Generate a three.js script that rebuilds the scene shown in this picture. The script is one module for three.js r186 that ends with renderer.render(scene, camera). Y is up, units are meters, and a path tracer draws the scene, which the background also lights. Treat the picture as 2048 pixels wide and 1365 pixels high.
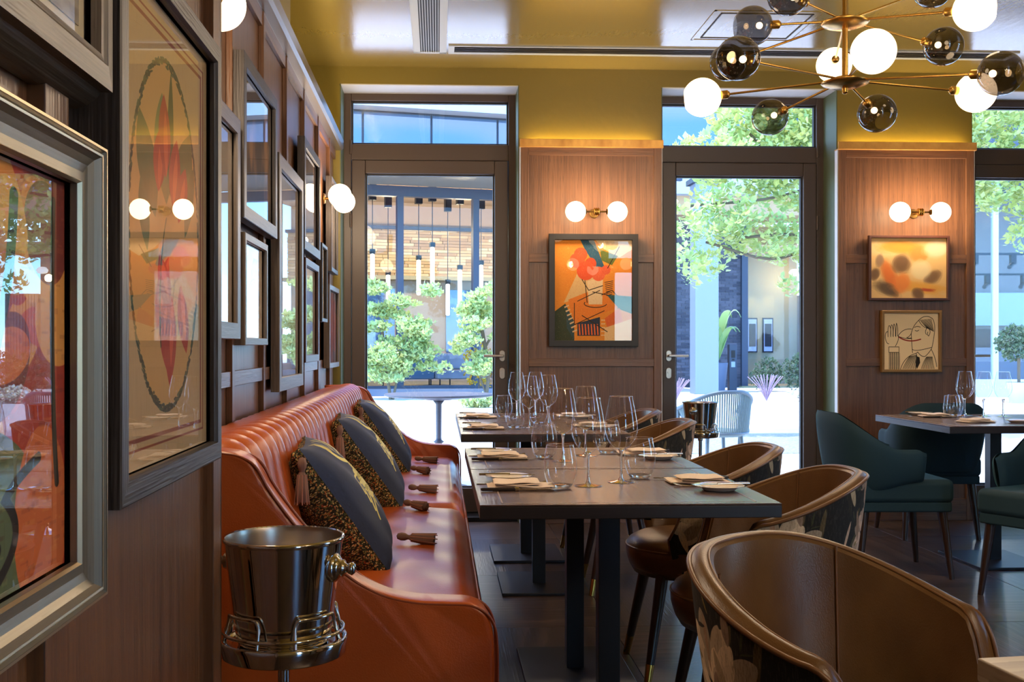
import * as THREE from 'three';
import { mergeGeometries, mergeVertices, toCreasedNormals } from 'three/addons/utils/BufferGeometryUtils.js';
import { RoundedBoxGeometry } from 'three/addons/geometries/RoundedBoxGeometry.js';
import { RectAreaLightUniformsLib } from 'three/addons/lights/RectAreaLightUniformsLib.js';
import { Sky } from 'three/addons/objects/Sky.js';

// ---------------------------------------------------------------- camera, sky, sun, exposure
const scene = new THREE.Scene();
const FOCAL = 2200, EYE = 1.13;                       // focal length in pixels of the 2048 x 1365 frame, eye height
const camera = new THREE.PerspectiveCamera(2 * Math.atan(682.5 / FOCAL) * 180 / Math.PI, 2048 / 1365, 0.05, 300);
camera.position.set(0, EYE, 0);
camera.rotation.y = -Math.atan(101 / FOCAL);
camera.setViewOffset(2048, 1365, 48, -8.5, 2048, 1365);
scene.add(camera);
const renderer = new THREE.WebGLRenderer({ antialias: true });
renderer.toneMapping = THREE.LinearToneMapping;
renderer.toneMappingExposure = 1.4;
renderer.shadowMap.enabled = true;
RectAreaLightUniformsLib.init();

const sunDir = new THREE.Vector3(-2.2, 9, 2.0).normalize();   // high, from over the roof of the room: no sun falls in
const sky = new Sky();
sky.scale.setScalar(1000);
Object.assign(sky.material.uniforms.turbidity, { value: 3 });
Object.assign(sky.material.uniforms.rayleigh, { value: 1.2 });
Object.assign(sky.material.uniforms.mieCoefficient, { value: 0.004 });
Object.assign(sky.material.uniforms.mieDirectionalG, { value: 0.75 });
sky.material.uniforms.sunPosition.value.copy(sunDir);
sky.name = 'sky';
scene.add(sky);
scene.backgroundIntensity = 0.8;
const sun = new THREE.DirectionalLight(0xfff6ea, 4.2);
sun.position.copy(sunDir).multiplyScalar(60); sun.name = 'sun';
sun.castShadow = true; sun.shadow.mapSize.set(2048, 2048);
Object.assign(sun.shadow.camera, { left: -25, right: 25, top: 30, bottom: -30, near: 1, far: 140 });
scene.add(sun, sun.target);

// ---------------------------------------------------------------- helpers
let seedState = 12345;
const seed = (n) => { seedState = n >>> 0; };
const rnd = () => { seedState = (seedState + 0x6D2B79F5) >>> 0; let t = seedState; t = Math.imul(t ^ (t >>> 15), t | 1); t ^= t + Math.imul(t ^ (t >>> 7), t | 61); return ((t ^ (t >>> 14)) >>> 0) / 4294967296; };
const rr = (a, b) => a + (b - a) * rnd();
const clamp = (x, a = 0, b = 1) => Math.min(b, Math.max(a, x));
const lerp = (a, b, t) => a + (b - a) * t;
const smooth = (a, b, x) => { const t = clamp((x - a) / (b - a)); return t * t * (3 - 2 * t); };
const V = (x, y, d) => new THREE.Vector3(x, y, -d);             // x to the right, y up, d away from the camera
const hash = (x, y, s = 0) => { let h = Math.imul(x | 0, 374761393) ^ Math.imul(y | 0, 668265263) ^ Math.imul(s | 0, 2147483647 - 58); h = Math.imul(h ^ (h >>> 13), 1274126177); return ((h ^ (h >>> 16)) >>> 0) / 4294967296; };
function noise(x, y, px, py, s) {                                // value noise that repeats after px, py cells
  const x0 = Math.floor(x), y0 = Math.floor(y), fx = x - x0, fy = y - y0, u = fx * fx * (3 - 2 * fx), v = fy * fy * (3 - 2 * fy);
  const m = (a, p) => ((a % p) + p) % p, a = m(x0, px), b = m(x0 + 1, px), c = m(y0, py), d = m(y0 + 1, py);
  return lerp(lerp(hash(a, c, s), hash(b, c, s), u), lerp(hash(a, d, s), hash(b, d, s), u), v);
}
function fbm(u, v, fu, fv, s, oct = 4) { let r = 0, a = 0.5, t = 0; for (let i = 0; i < oct; i++) { r += a * noise(u * fu, v * fv, fu, fv, s + i * 17); t += a; a *= 0.5; fu *= 2; fv *= 2; } return r / t; }
function pixelTexture(w, h, f, srgb = true) {
  const data = new Uint8Array(w * h * 4);
  for (let y = 0; y < h; y++) for (let x = 0; x < w; x++) { const c = f(x / w, y / h), i = (y * w + x) * 4; data[i] = clamp(c[0], 0, 255); data[i + 1] = clamp(c[1], 0, 255); data[i + 2] = clamp(c[2], 0, 255); data[i + 3] = 255; }
  const t = new THREE.DataTexture(data, w, h); t.wrapS = t.wrapT = THREE.RepeatWrapping; t.magFilter = THREE.LinearFilter; t.minFilter = THREE.LinearFilter;
  if (srgb) t.colorSpace = THREE.SRGBColorSpace;
  t.needsUpdate = true; return t;
}
function canvasTexture(w, h, draw) {
  const c = document.createElement('canvas'); c.width = w; c.height = h; const g = c.getContext('2d'); draw(g, w, h);
  const t = new THREE.CanvasTexture(c); t.colorSpace = THREE.SRGBColorSpace; t.magFilter = THREE.LinearFilter; return t;
}
const rep = (t, x, y) => { const c = t.clone(); c.repeat.set(x, y); c.wrapS = c.wrapT = THREE.RepeatWrapping; c.needsUpdate = true; return c; };
const mixc = (a, b, t) => [lerp(a[0], b[0], t), lerp(a[1], b[1], t), lerp(a[2], b[2], t)];
function woodTexture(w, h, s, light, mid, dark, rings = 0) {       // grain runs along v
  return pixelTexture(w, h, (u, v) => {
    const broad = fbm(u, v, 5, 1, s, 3), streak = fbm(u, v, 42, 2, s + 5, 3), fine = noise(u * 190, v * 8, 190, 8, s + 9), pore = noise(u * 240, v * 22, 240, 22, s + 12);
    let k = 0.30 * broad + 0.45 * streak + 0.25 * fine;
    if (rings) { const r = (u - 0.5) * 9 + 2.6 * fbm(u, v, 3, 2, s + 21, 3) + Math.pow(Math.abs(u - 0.5) * 2, 2) * 2, f = Math.abs((r * rings) % 1); k = lerp(k, 0.25 + 0.75 * Math.pow(f, 1.6), 0.55); }
    let c = k < 0.5 ? mixc(dark, mid, k * 2) : mixc(mid, light, k * 2 - 1);
    if (pore > 0.8) c = mixc(c, dark, (pore - 0.8) * 3);
    return c;
  });
}
const names = new Map();
function numbered(n) { const k = names.get(n) ?? -1; names.set(n, k + 1); return k < 0 ? n : n + '_' + String(k + 1).padStart(3, '0'); }
function uvMetres(g, grain = 'y', off = 0) {                        // texture coordinates in metres, v along the grain
  const p = g.attributes.position, n = g.attributes.normal, uv = new Float32Array(p.count * 2);
  for (let i = 0; i < p.count; i++) {
    const a = [Math.abs(n.getX(i)), Math.abs(n.getY(i)), Math.abs(n.getZ(i))], k = a[0] >= a[1] && a[0] >= a[2] ? 'x' : a[1] >= a[2] ? 'y' : 'z';
    const at = { x: p.getX(i), y: p.getY(i), z: p.getZ(i) }, rest = ['x', 'y', 'z'].filter((q) => q !== k);
    const vv = rest.includes(grain) ? grain : rest[1], uu = rest.find((q) => q !== vv);
    uv[i * 2] = at[uu] + off; uv[i * 2 + 1] = at[vv] + off * 0.37;
  }
  g.setAttribute('uv', new THREE.BufferAttribute(uv, 2)); return g;
}
let boxCount = 0;
function bx(x0, x1, y0, y1, d0, d1, grain = 'y', bevel = 0) {       // a box between two corners
  const w = x1 - x0, h = y1 - y0, d = d1 - d0;
  let g = bevel > 0 ? new RoundedBoxGeometry(w, h, d, 1, Math.min(bevel, w * 0.45, h * 0.45, d * 0.45)) : new THREE.BoxGeometry(w, h, d);
  g.translate((x0 + x1) / 2, (y0 + y1) / 2, -(d0 + d1) / 2);
  return uvMetres(g, grain === 'd' ? 'z' : grain, (boxCount++ * 0.377) % 7);
}
function clean(g) { g = g.index ? g.toNonIndexed() : g; for (const k of Object.keys(g.attributes)) if (!['position', 'normal', 'uv'].includes(k)) g.deleteAttribute(k); if (!g.attributes.normal) g.computeVertexNormals(); if (!g.attributes.uv) uvMetres(g); return g; }
const join = (l) => l.length === 1 ? l[0] : mergeGeometries(l.map(clean));
function part(name, geo, mat, parent) {
  const m = new THREE.Mesh(Array.isArray(geo) ? join(geo) : geo, mat); m.name = name; m.castShadow = m.receiveShadow = true; parent.add(m); return m;
}
function thing(name, label, category, pos = [0, 0, 0], turn = 0, group) {
  const o = new THREE.Group(); o.name = numbered(name); o.position.set(pos[0], pos[1], -pos[2]); o.rotation.y = turn;
  o.userData = { label, category }; if (group) o.userData.group = group; scene.add(o); return o;
}
function single(name, label, category, geo, mat, pos = [0, 0, 0], turn = 0, group) {
  const m = part(numbered(name), geo, mat, scene); m.position.set(pos[0], pos[1], -pos[2]); m.rotation.y = turn;
  m.userData = { label, category }; if (group) m.userData.group = group; return m;
}
function struct(name, label, category) { const o = new THREE.Group(); o.name = name; o.userData = { kind: 'structure', label, category }; scene.add(o); return o; }
function copyOf(o, label, pos, turn = 0) { const c = o.clone(); c.name = numbered(o.name.replace(/_\d{3}$/, '')); c.userData = { ...o.userData, label }; c.position.set(pos[0], pos[1], -pos[2]); c.rotation.y = turn; scene.add(c); return c; }
const lathe = (pts, seg = 32) => new THREE.LatheGeometry(pts.map((p) => new THREE.Vector2(p[0], p[1])), seg);
function tube(pts, r, seg = 24, rad = 8, closed = false) { return new THREE.TubeGeometry(new THREE.CatmullRomCurve3(pts, closed, 'centripetal'), seg, r, rad, closed); }
function rod(a, b, r0, r1 = r0, seg = 12) { const d = b.clone().sub(a), g = new THREE.CylinderGeometry(r1, r0, d.length(), seg); g.applyQuaternion(new THREE.Quaternion().setFromUnitVectors(new THREE.Vector3(0, 1, 0), d.clone().normalize())); g.translate((a.x + b.x) / 2, (a.y + b.y) / 2, (a.z + b.z) / 2); return g; }
function taperLeg(a, b, w0, w1) { return uvMetres(rod(a, b, w0 / 2, w1 / 2, 10), 'y', rr(0, 5)); }   // a at the top
function gridSurface(nu, nv, f, flip = false) {                    // f(u, v) -> [x, y, z]
  const pos = [], uv = [], idx = [];
  for (let j = 0; j <= nv; j++) for (let i = 0; i <= nu; i++) { const p = f(i / nu, j / nv); pos.push(p[0], p[1], p[2]); uv.push(p[3] ?? i / nu, p[4] ?? j / nv); }
  for (let j = 0; j < nv; j++) for (let i = 0; i < nu; i++) { const a = j * (nu + 1) + i, b = a + 1, c = a + nu + 1, d = c + 1; flip ? idx.push(a, c, b, b, c, d) : idx.push(a, b, c, b, d, c); }
  const g = new THREE.BufferGeometry(); g.setAttribute('position', new THREE.Float32BufferAttribute(pos, 3)); g.setAttribute('uv', new THREE.Float32BufferAttribute(uv, 2)); g.setIndex(idx); g.computeVertexNormals(); return g;
}
const std = (o) => new THREE.MeshStandardMaterial(o), phys = (o) => new THREE.MeshPhysicalMaterial(o);
function pointLight(color, cd, pos, parent, size = 3) { const l = new THREE.PointLight(color, cd, 0, 2); l.position.copy(pos); l.castShadow = true; l.shadow.radius = size; parent.add(l); return l; }
const stuff = (o) => { o.userData.kind = 'stuff'; return o; };
// ---------------------------------------------------------------- materials
const panelTex = woodTexture(512, 1024, 3, [136, 97, 66], [104, 70, 46], [62, 40, 27]);
const M = {};
const woodBump = pixelTexture(512, 512, (u, v) => { const k = 255 * (0.5 * noise(u * 120, v * 6, 120, 6, 4) + 0.5 * noise(u * 60, v * 14, 60, 14, 8)); return [k, k, k]; }, false);
M.panel = std({ map: rep(panelTex, 1.6, 0.8), roughness: 0.36, bumpMap: rep(woodBump, 3, 1.5), bumpScale: 0.0006 });
const frameTex = woodTexture(256, 512, 31, [92, 84, 78], [58, 52, 50], [26, 23, 23]);
M.frameDark = std({ map: rep(frameTex, 5, 2), roughness: 0.42, bumpMap: rep(woodBump, 5, 2), bumpScale: 0.0006 });
M.frameGrey = std({ map: rep(woodTexture(256, 512, 37, [126, 112, 98], [96, 84, 72], [56, 48, 42]), 5, 2), roughness: 0.4, bumpMap: rep(woodBump, 5, 2), bumpScale: 0.0005 });
M.frameBlack = std({ color: 0x100c0a, roughness: 0.45 });
M.frameBrown = std({ map: rep(woodTexture(256, 512, 41, [98, 56, 40], [70, 38, 28], [40, 20, 15]), 5, 2), roughness: 0.4 });
M.frameGold = std({ map: rep(woodTexture(256, 512, 43, [166, 124, 66], [138, 98, 46], [98, 66, 28]), 6, 2), roughness: 0.38, metalness: 0.35 });
M.silver = phys({ map: rep(woodTexture(128, 512, 47, [150, 142, 128], [132, 124, 110], [112, 104, 92]), 6, 2), roughness: 0.34, metalness: 0.55 });
M.silverEdge = std({ color: 0xcbb99a, roughness: 0.28, metalness: 0.8 });
const paintBump = pixelTexture(256, 256, (u, v) => { const k = 255 * fbm(u, v, 12, 12, 71, 4); return [k, k, k]; }, false);
M.gold = std({ color: new THREE.Color().setRGB(0.195, 0.150, 0.026), roughness: 0.42, bumpMap: rep(paintBump, 2, 2), bumpScale: 0.0012 });
M.ceiling = phys({ color: new THREE.Color().setRGB(0.235, 0.180, 0.050), roughness: 0.18, clearcoat: 0.5, clearcoatRoughness: 0.2, bumpMap: rep(paintBump, 0.8, 4), bumpScale: 0.0005 });
M.plaster = std({ color: new THREE.Color().setRGB(0.235, 0.185, 0.06), roughness: 0.6 });
M.reveal = std({ color: new THREE.Color().setRGB(0.09, 0.115, 0.06), roughness: 0.5 });
M.whiteReveal = std({ color: 0xc9ccd0, roughness: 0.55 });
M.doorFrame = std({ color: 0x4a3d37, roughness: 0.42 });
M.gasket = std({ color: 0x17171b, roughness: 0.6 });
M.pane = phys({ color: 0xffffff, roughness: 0, transmission: 1, thickness: 0, ior: 1.5 });
M.artGlass = phys({ color: 0xffffff, roughness: 0, transmission: 1, thickness: 0, ior: 1.5 });
M.nickel = std({ color: 0xb3a79c, roughness: 0.3, metalness: 1 });
M.brass = std({ color: 0xc59a4e, roughness: 0.24, metalness: 1 });
M.brassOld = std({ map: rep(pixelTexture(256, 128, (u, v) => mixc([226, 176, 92], [184, 132, 66], fbm(u, v, 6, 5, 91, 4) * 1.3 - 0.15)), 2, 4), roughness: 0.4, metalness: 0.45 });
M.bronze = std({ color: 0x8b857c, roughness: 0.3, metalness: 0.85 });
M.antique = std({ color: 0x8a6b3a, roughness: 0.35, metalness: 1 });
M.globe = std({ color: 0xfff4e2, roughness: 0.25, emissive: 0xffdcae, emissiveIntensity: 5.5 });
M.opal = std({ color: 0xfff2e0, roughness: 0.22, emissive: 0xffdfb4, emissiveIntensity: 2.6 });
M.bulb = std({ color: 0xfff0d8, roughness: 0.4, emissive: 0xffcf90, emissiveIntensity: 14 });
M.smoke = phys({ color: new THREE.Color().setRGB(0.36, 0.345, 0.335), roughness: 0.02, transmission: 1, thickness: 0, ior: 1.75, specularIntensity: 1 });
M.led = std({ color: 0xffe9a8, emissive: 0xffd25a, emissiveIntensity: 3 });
M.chrome = std({ color: 0xd6d0c8, roughness: 0.07, metalness: 1 });
M.steelIn = std({ color: 0xb9aea0, roughness: 0.3, metalness: 1 });
const leatherBump = pixelTexture(256, 256, (u, v) => { const k = 255 * (0.6 * noise(u * 64, v * 64, 64, 64, 3) + 0.4 * fbm(u, v, 10, 10, 9, 3)); return [k, k, k]; }, false);
M.orange = phys({ map: rep(pixelTexture(256, 256, (u, v) => mixc([178, 86, 35], [156, 70, 26], fbm(u, v, 6, 6, 55, 4))), 1.3, 1.3), roughness: 0.3, bumpMap: rep(leatherBump, 7, 7), bumpScale: 0.0003 });
M.orangePipe = std({ color: 0x7d3413, roughness: 0.4 });
M.brownLeather = phys({ map: rep(pixelTexture(256, 256, (u, v) => mixc([116, 84, 48], [86, 58, 30], fbm(u, v, 5, 5, 57, 4))), 1.5, 1.5), roughness: 0.34, bumpMap: rep(leatherBump, 6, 6), bumpScale: 0.0003 });
M.brownPipe = std({ color: 0x6c4827, roughness: 0.38 });
M.darkWood = std({ map: rep(woodTexture(128, 512, 61, [66, 40, 27], [44, 26, 18], [24, 14, 10]), 6, 2), roughness: 0.35 });
M.blackMetal = std({ color: 0x1b1c20, roughness: 0.38, metalness: 0.5 });
M.basePlate = std({ color: 0x23262d, roughness: 0.4, metalness: 0.4 });
M.velvet = phys({ color: new THREE.Color().setRGB(0.0028, 0.028, 0.043), roughness: 0.8, sheen: 1, sheenColor: new THREE.Color(0.05, 0.36, 0.46), sheenRoughness: 0.4 });
M.tableTop = phys({ map: rep(woodTexture(512, 1024, 77, [138, 118, 112], [92, 74, 70], [44, 33, 33], 1.5), 1.6, 1.3), roughness: 0.27, bumpMap: rep(woodBump, 3, 1.5), bumpScale: 0.0004 });
M.tableEdge = std({ map: rep(woodTexture(128, 512, 79, [48, 36, 31], [34, 25, 22], [20, 15, 14]), 4, 1.5), roughness: 0.4 });
M.inlay = std({ color: 0x8d7a6c, roughness: 0.4 });
M.lightTable = std({ map: rep(woodTexture(256, 512, 83, [176, 160, 140], [150, 134, 114], [110, 96, 80], 1.2), 2, 1), roughness: 0.4 });
M.floors = [0, 1, 2].map((k) => std({ map: rep(woodTexture(512, 1024, 101 + k * 7, [[92, 76, 66], [84, 70, 62], [100, 82, 68]][k], [[58, 46, 41], [54, 44, 40], [64, 50, 43]][k], [30, 24, 23], 0.9), 1.4, 0.7), roughness: 0.3, bumpMap: rep(woodBump, 2, 1), bumpScale: 0.0006 }));
M.subfloor = std({ color: 0x14100e, roughness: 0.9 });
M.wine = phys({ color: 0xffffff, roughness: 0, transmission: 1, thickness: 0, ior: 1.75 });
M.solidGlass = phys({ color: 0xffffff, roughness: 0, transmission: 1, thickness: 0.01, ior: 1.5 });
M.cutlery = std({ color: 0xcfc8be, roughness: 0.16, metalness: 1 });
M.knifeHandle = std({ color: 0x2a2220, roughness: 0.25 });
M.napkin = std({ map: rep(pixelTexture(128, 128, (u, v) => { const k = noise(u * 64, v * 64, 64, 64, 5) * 14; return [226 + k, 208 + k, 190 + k]; }), 8, 8), roughness: 0.95 });
M.china = phys({ color: 0xf0e8dc, roughness: 0.12, clearcoat: 0.5 });
M.paper = std({ color: 0xd9c7a0, roughness: 0.9 });
M.ivory = std({ color: 0xe6d3ae, roughness: 0.9 });
M.black = std({ color: 0x0c0b0c, roughness: 0.6 });

// woven and printed cloth
M.floral = std({ roughness: 0.85, map: canvasTexture(1024, 1024, (g, w, h) => {
  seed(91); g.fillStyle = '#191510'; g.fillRect(0, 0, w, h);
  const petal = (x, y, l, b, a, c) => { for (const ox of [-w, 0, w]) for (const oy of [-h, 0, h]) { if (x + ox < -260 || x + ox > w + 260 || y + oy < -260 || y + oy > h + 260) continue; g.save(); g.translate(x + ox, y + oy); g.rotate(a); g.fillStyle = c; g.beginPath(); g.moveTo(0, 0); g.bezierCurveTo(b, -l * 0.2, b * 1.1, -l * 0.85, b * 0.2, -l); g.bezierCurveTo(-b * 0.7, -l * 0.9, -b, -l * 0.3, 0, 0); g.fill(); g.restore(); } };
  for (let i = 0; i < 34; i++) petal(rr(0, w), rr(0, h), rr(70, 170), rr(14, 30), rr(-0.5, 0.5), ['#33311c', '#473f25', '#2b2418', '#57492a'][i % 4]);
  const flower = (x, y, s, tone) => { for (let r = 0; r < 4; r++) { const n = 11 - r, R = s * (1 - r * 0.2); for (let k = 0; k < n; k++) { const a = k / n * Math.PI * 2 + r * 0.4 + rr(-0.2, 0.2), t = rr(0.72, 1.1) * (0.86 + r * 0.06); petal(x + Math.cos(a) * R * 0.3, y + Math.sin(a) * R * 0.3, R * rr(0.55, 0.85), R * 0.24, a + Math.PI / 2, `rgb(${Math.min(255, tone[0] * t) | 0},${Math.min(255, tone[1] * t) | 0},${Math.min(255, tone[2] * t) | 0})`); } } };
  const tones = [[240, 214, 178], [224, 186, 156], [232, 202, 160], [206, 164, 130]];
  [[190, 240, 200], [700, 170, 150], [480, 560, 190], [900, 600, 180], [150, 800, 150], [690, 900, 160]].forEach(([x, y, s], i) => flower(x, y, s, tones[i % 4]));
  for (let i = 0; i < 46; i++) { const t = tones[i % 4], k = rr(0.55, 1); petal(rr(0, w), rr(0, h), rr(70, 150), rr(12, 26), rr(-0.4, 0.4) + (i % 3 ? 0 : 3.1), `rgb(${t[0] * k | 0},${t[1] * k | 0},${t[2] * k | 0})`); }
  for (let i = 0; i < 60; i++) petal(rr(0, w), rr(0, h), rr(20, 60), rr(3, 9), rr(-3, 3), ['#7a682e', '#3a3a1c', '#1b1711'][i % 3]);
  for (let i = 0; i < 16000; i++) { g.fillStyle = rnd() < 0.5 ? 'rgba(255,240,220,0.10)' : 'rgba(10,6,0,0.16)'; g.fillRect(rr(0, w), rr(0, h), 2, rr(5, 22)); }
}) });
M.floral.map.wrapS = M.floral.map.wrapT = THREE.RepeatWrapping;
M.tapestry = std({ roughness: 0.95, map: canvasTexture(512, 512, (g, w, h) => {
  seed(17); g.fillStyle = '#1d1d14'; g.fillRect(0, 0, w, h);
  const cs = ['#5f5a2c', '#8b7a3e', '#3a4a2a', '#a9713a', '#b9a061', '#2c3420', '#9a4d2c', '#6d6a48', '#17180f', '#c7b27c'];
  for (let i = 0; i < 4200; i++) { g.fillStyle = cs[Math.floor(rnd() * cs.length)]; g.beginPath(); g.ellipse(rr(0, w), rr(0, h), rr(2, 7), rr(2, 5), rr(0, 3), 0, 7); g.fill(); }
}) });
M.tapestry.map.wrapS = M.tapestry.map.wrapT = THREE.RepeatWrapping;
M.lobster = phys({ roughness: 0.7, sheen: 0.35, sheenColor: new THREE.Color(0.12, 0.24, 0.48), sheenRoughness: 0.4, map: canvasTexture(1024, 1024, (g, w, h) => {
  seed(23); g.fillStyle = '#15284a'; g.fillRect(0, 0, w, h);
  for (let i = 0; i < 2600; i++) { g.fillStyle = rnd() < 0.5 ? 'rgba(70,95,130,0.07)' : 'rgba(0,0,0,0.10)'; g.fillRect(rr(0, w), rr(0, h), rr(2, 5), rr(6, 26)); }
  g.strokeStyle = '#d8cc78'; g.lineCap = 'round';
  const line = (wd, ...p) => { g.lineWidth = wd * 1.5; g.beginPath(); g.moveTo(p[0], p[1]); if (p.length === 6) g.quadraticCurveTo(p[2], p[3], p[4], p[5]); else for (let i = 2; i < p.length; i += 2) g.lineTo(p[i], p[i + 1]); g.stroke(); };
  for (let i = 0; i < 9; i++) { g.fillStyle = i % 2 ? '#a79d4e' : '#d3c983'; g.beginPath(); g.ellipse(512, 380 + i * 52, 104 - i * 7, 36, 0, 0, 7); g.fill(); line(5, 440 + i * 5, 380 + i * 52, 512, 400 + i * 52, 584 - i * 5, 380 + i * 52); }
  g.fillStyle = '#bfb465'; g.beginPath(); g.ellipse(512, 300, 70, 92, 0, 0, 7); g.fill();
  for (const s of [-1, 1]) { line(10, 512 + s * 40, 240, 512 + s * 160, 110, 512 + s * 90, 30); line(26, 512 + s * 60, 280, 512 + s * 210, 240, 512 + s * 190, 110); g.beginPath(); g.ellipse(512 + s * 185, 90, 34, 74, s * 0.2, 0, 7); g.fill();
    for (let k = 0; k < 4; k++) line(13, 512 + s * 66, 400 + k * 62, 512 + s * 260, 380 + k * 66, 512 + s * 280, 520 + k * 66); line(20, 512, 850, 512 + s * 40, 930, 512 + s * 90, 960); }
}) });
M.tassel = std({ roughness: 0.9, map: rep(pixelTexture(128, 64, (u, v) => mixc([146, 116, 102], [92, 64, 56], noise(u * 64, v * 2, 64, 2, 5))), 1, 1) });
M.tasselRed = std({ color: 0x9a6a58, roughness: 0.9 });
// ---------------------------------------------------------------- the room
const CEIL = 2.895, WALL = 6.986, PANEL = 6.936, FRONT = 7.23, LEFT = -0.646, PIER = -0.375, PIER_END = 1.931, RIGHT = 5.3, REAR = -2.6;
const openings = [[-0.616, 0.519], [1.432, 2.578], [3.462, 4.6]], HEAD = 2.785;

{ // floor of large wooden panels
  const f = struct('floor', 'dark wooden floor laid in large panels', 'floor');
  part('subfloor', bx(-1.2, RIGHT + 0.2, -0.2, -0.016, REAR - 0.2, 7.3), M.subfloor, f);
  let k = 0;
  for (let i = -2; i < 6; i++) for (let j = -7; j < 4; j++) {
    const x0 = Math.max(-1.1, 0.7 + (i - 0) * 1.0 - 0), x1 = Math.min(RIGHT, 1.7 + i), d0 = Math.max(REAR, 4.39 + j), d1 = Math.min(7.28, 5.39 + j);
    if (x1 - x0 < 0.05 || d1 - d0 < 0.05) continue;
    part('floor_panel', bx(x0 + 0.0012, x1 - 0.0012, -0.016, 0, d0 + 0.0012, d1 - 0.0012, (i + j) % 2 ? 'x' : 'd', 0.0015), M.floors[(k += 2 + (j & 1)) % 3], f);
  }
}
{ // ceiling
  const c = struct('ceiling', 'glossy olive gold painted ceiling', 'ceiling');
  part('ceiling_slab', bx(-1.3, RIGHT + 0.394, CEIL, CEIL + 0.25, REAR - 0.394, 7.4, 'x'), M.ceiling, c);
  const hatch = thing('ceiling_access_panel', 'square access panel flush in the ceiling behind the chandelier', 'access panel', [0, 0, 0]);
  for (const [a, b] of [[0, 0.012], [0.045, 0.052]]) {
    const x0 = 1.46 + a, x1 = 2.05 - a, d0 = 5.73 + a, d1 = 6.29 - a, t = b - a, y0 = CEIL - 0.003, y1 = CEIL + 0.001;
    part(a ? 'panel_edge' : 'panel_frame', [bx(x0, x1, y0, y1, d0, d0 + t), bx(x0, x1, y0, y1, d1 - t, d1), bx(x0, x0 + t, y0, y1, d0, d1), bx(x1 - t, x1, y0, y1, d0, d1)], a ? M.gasket : M.ceiling, hatch);
  }
}
const whiteMetal = std({ color: 0xaab4bd, roughness: 0.45 });
{ // grille and slot diffuser in the ceiling
  const v = thing('ceiling_vent', 'long slatted air grille in the ceiling above the first door', 'vent', [0, 0, 0]);
  const x0 = -0.144, x1 = 0.054, d0 = 4.6, d1 = 6.63, y0 = CEIL - 0.008, y1 = CEIL + 0.002;
  part('vent_frame', [bx(x0, x0 + 0.042, y0, y1, d0, d1), bx(x1 - 0.042, x1, y0, y1, d0, d1), bx(x0, x1, y0, y1, d1 - 0.03, d1), bx(x0, x1, y0, y1, d0, d0 + 0.03)], whiteMetal, v);
  part('vent_cavity', bx(x0 + 0.042, x1 - 0.042, CEIL - 0.002, CEIL + 0.001, d0 + 0.03, d1 - 0.03), M.black, v);
  for (let i = 0; i < 8; i++) { const x = x0 + 0.049 + i * 0.0138; part('vent_slat', bx(x, x + 0.004, y0, CEIL, d0 + 0.03, d1 - 0.03), whiteMetal, v); }
  const s = thing('slot_diffuser', 'long dark linear slot diffuser in the ceiling along the windows', 'vent', [0, 0, 0]);
  part('slot_frame', [bx(0.065, 3.5, y0, y1, 6.46, 6.475), bx(0.065, 3.5, y0, y1, 6.6, 6.635), bx(0.065, 0.1, y0, y1, 6.475, 6.6), bx(3.47, 3.5, y0, y1, 6.475, 6.6)], whiteMetal, s);
  part('slot_cavity', bx(0.1, 3.47, CEIL - 0.003, CEIL + 0.001, 6.475, 6.6), M.black, s);
  for (const d of [6.51, 6.545, 6.58]) part('slot_blade', bx(0.1, 3.47, y0, CEIL - 0.001, d - 0.006, d + 0.006), M.gasket, s);
}
{ // back wall with three openings
  const w = struct('wall_back', 'olive gold wall with three tall door openings', 'wall');
  const xs = [-1.2, ...openings.flat(), RIGHT + 0.2];
  for (let i = 0; i < xs.length; i += 2) part('wall_pier', bx(xs[i], xs[i + 1], -0.02, HEAD, WALL, 7.38), M.gold, w);
  part('wall_head', bx(-1.2, RIGHT + 0.2, HEAD, CEIL + 0.05, WALL, 7.38), M.gold, w);
  for (const [a, b] of openings) {
    part('reveal_lining', bx(a, a + 0.006, 0, HEAD, WALL + 0.004, FRONT + 0.02), M.reveal, w);
    part('reveal_lining', bx(b - 0.006, b, 0, HEAD, WALL + 0.004, FRONT + 0.02), M.reveal, w);
    part('soffit_lining', bx(a, b, HEAD - 0.006, HEAD, WALL + 0.004, FRONT + 0.02), M.whiteReveal, w);
  }
}
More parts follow.
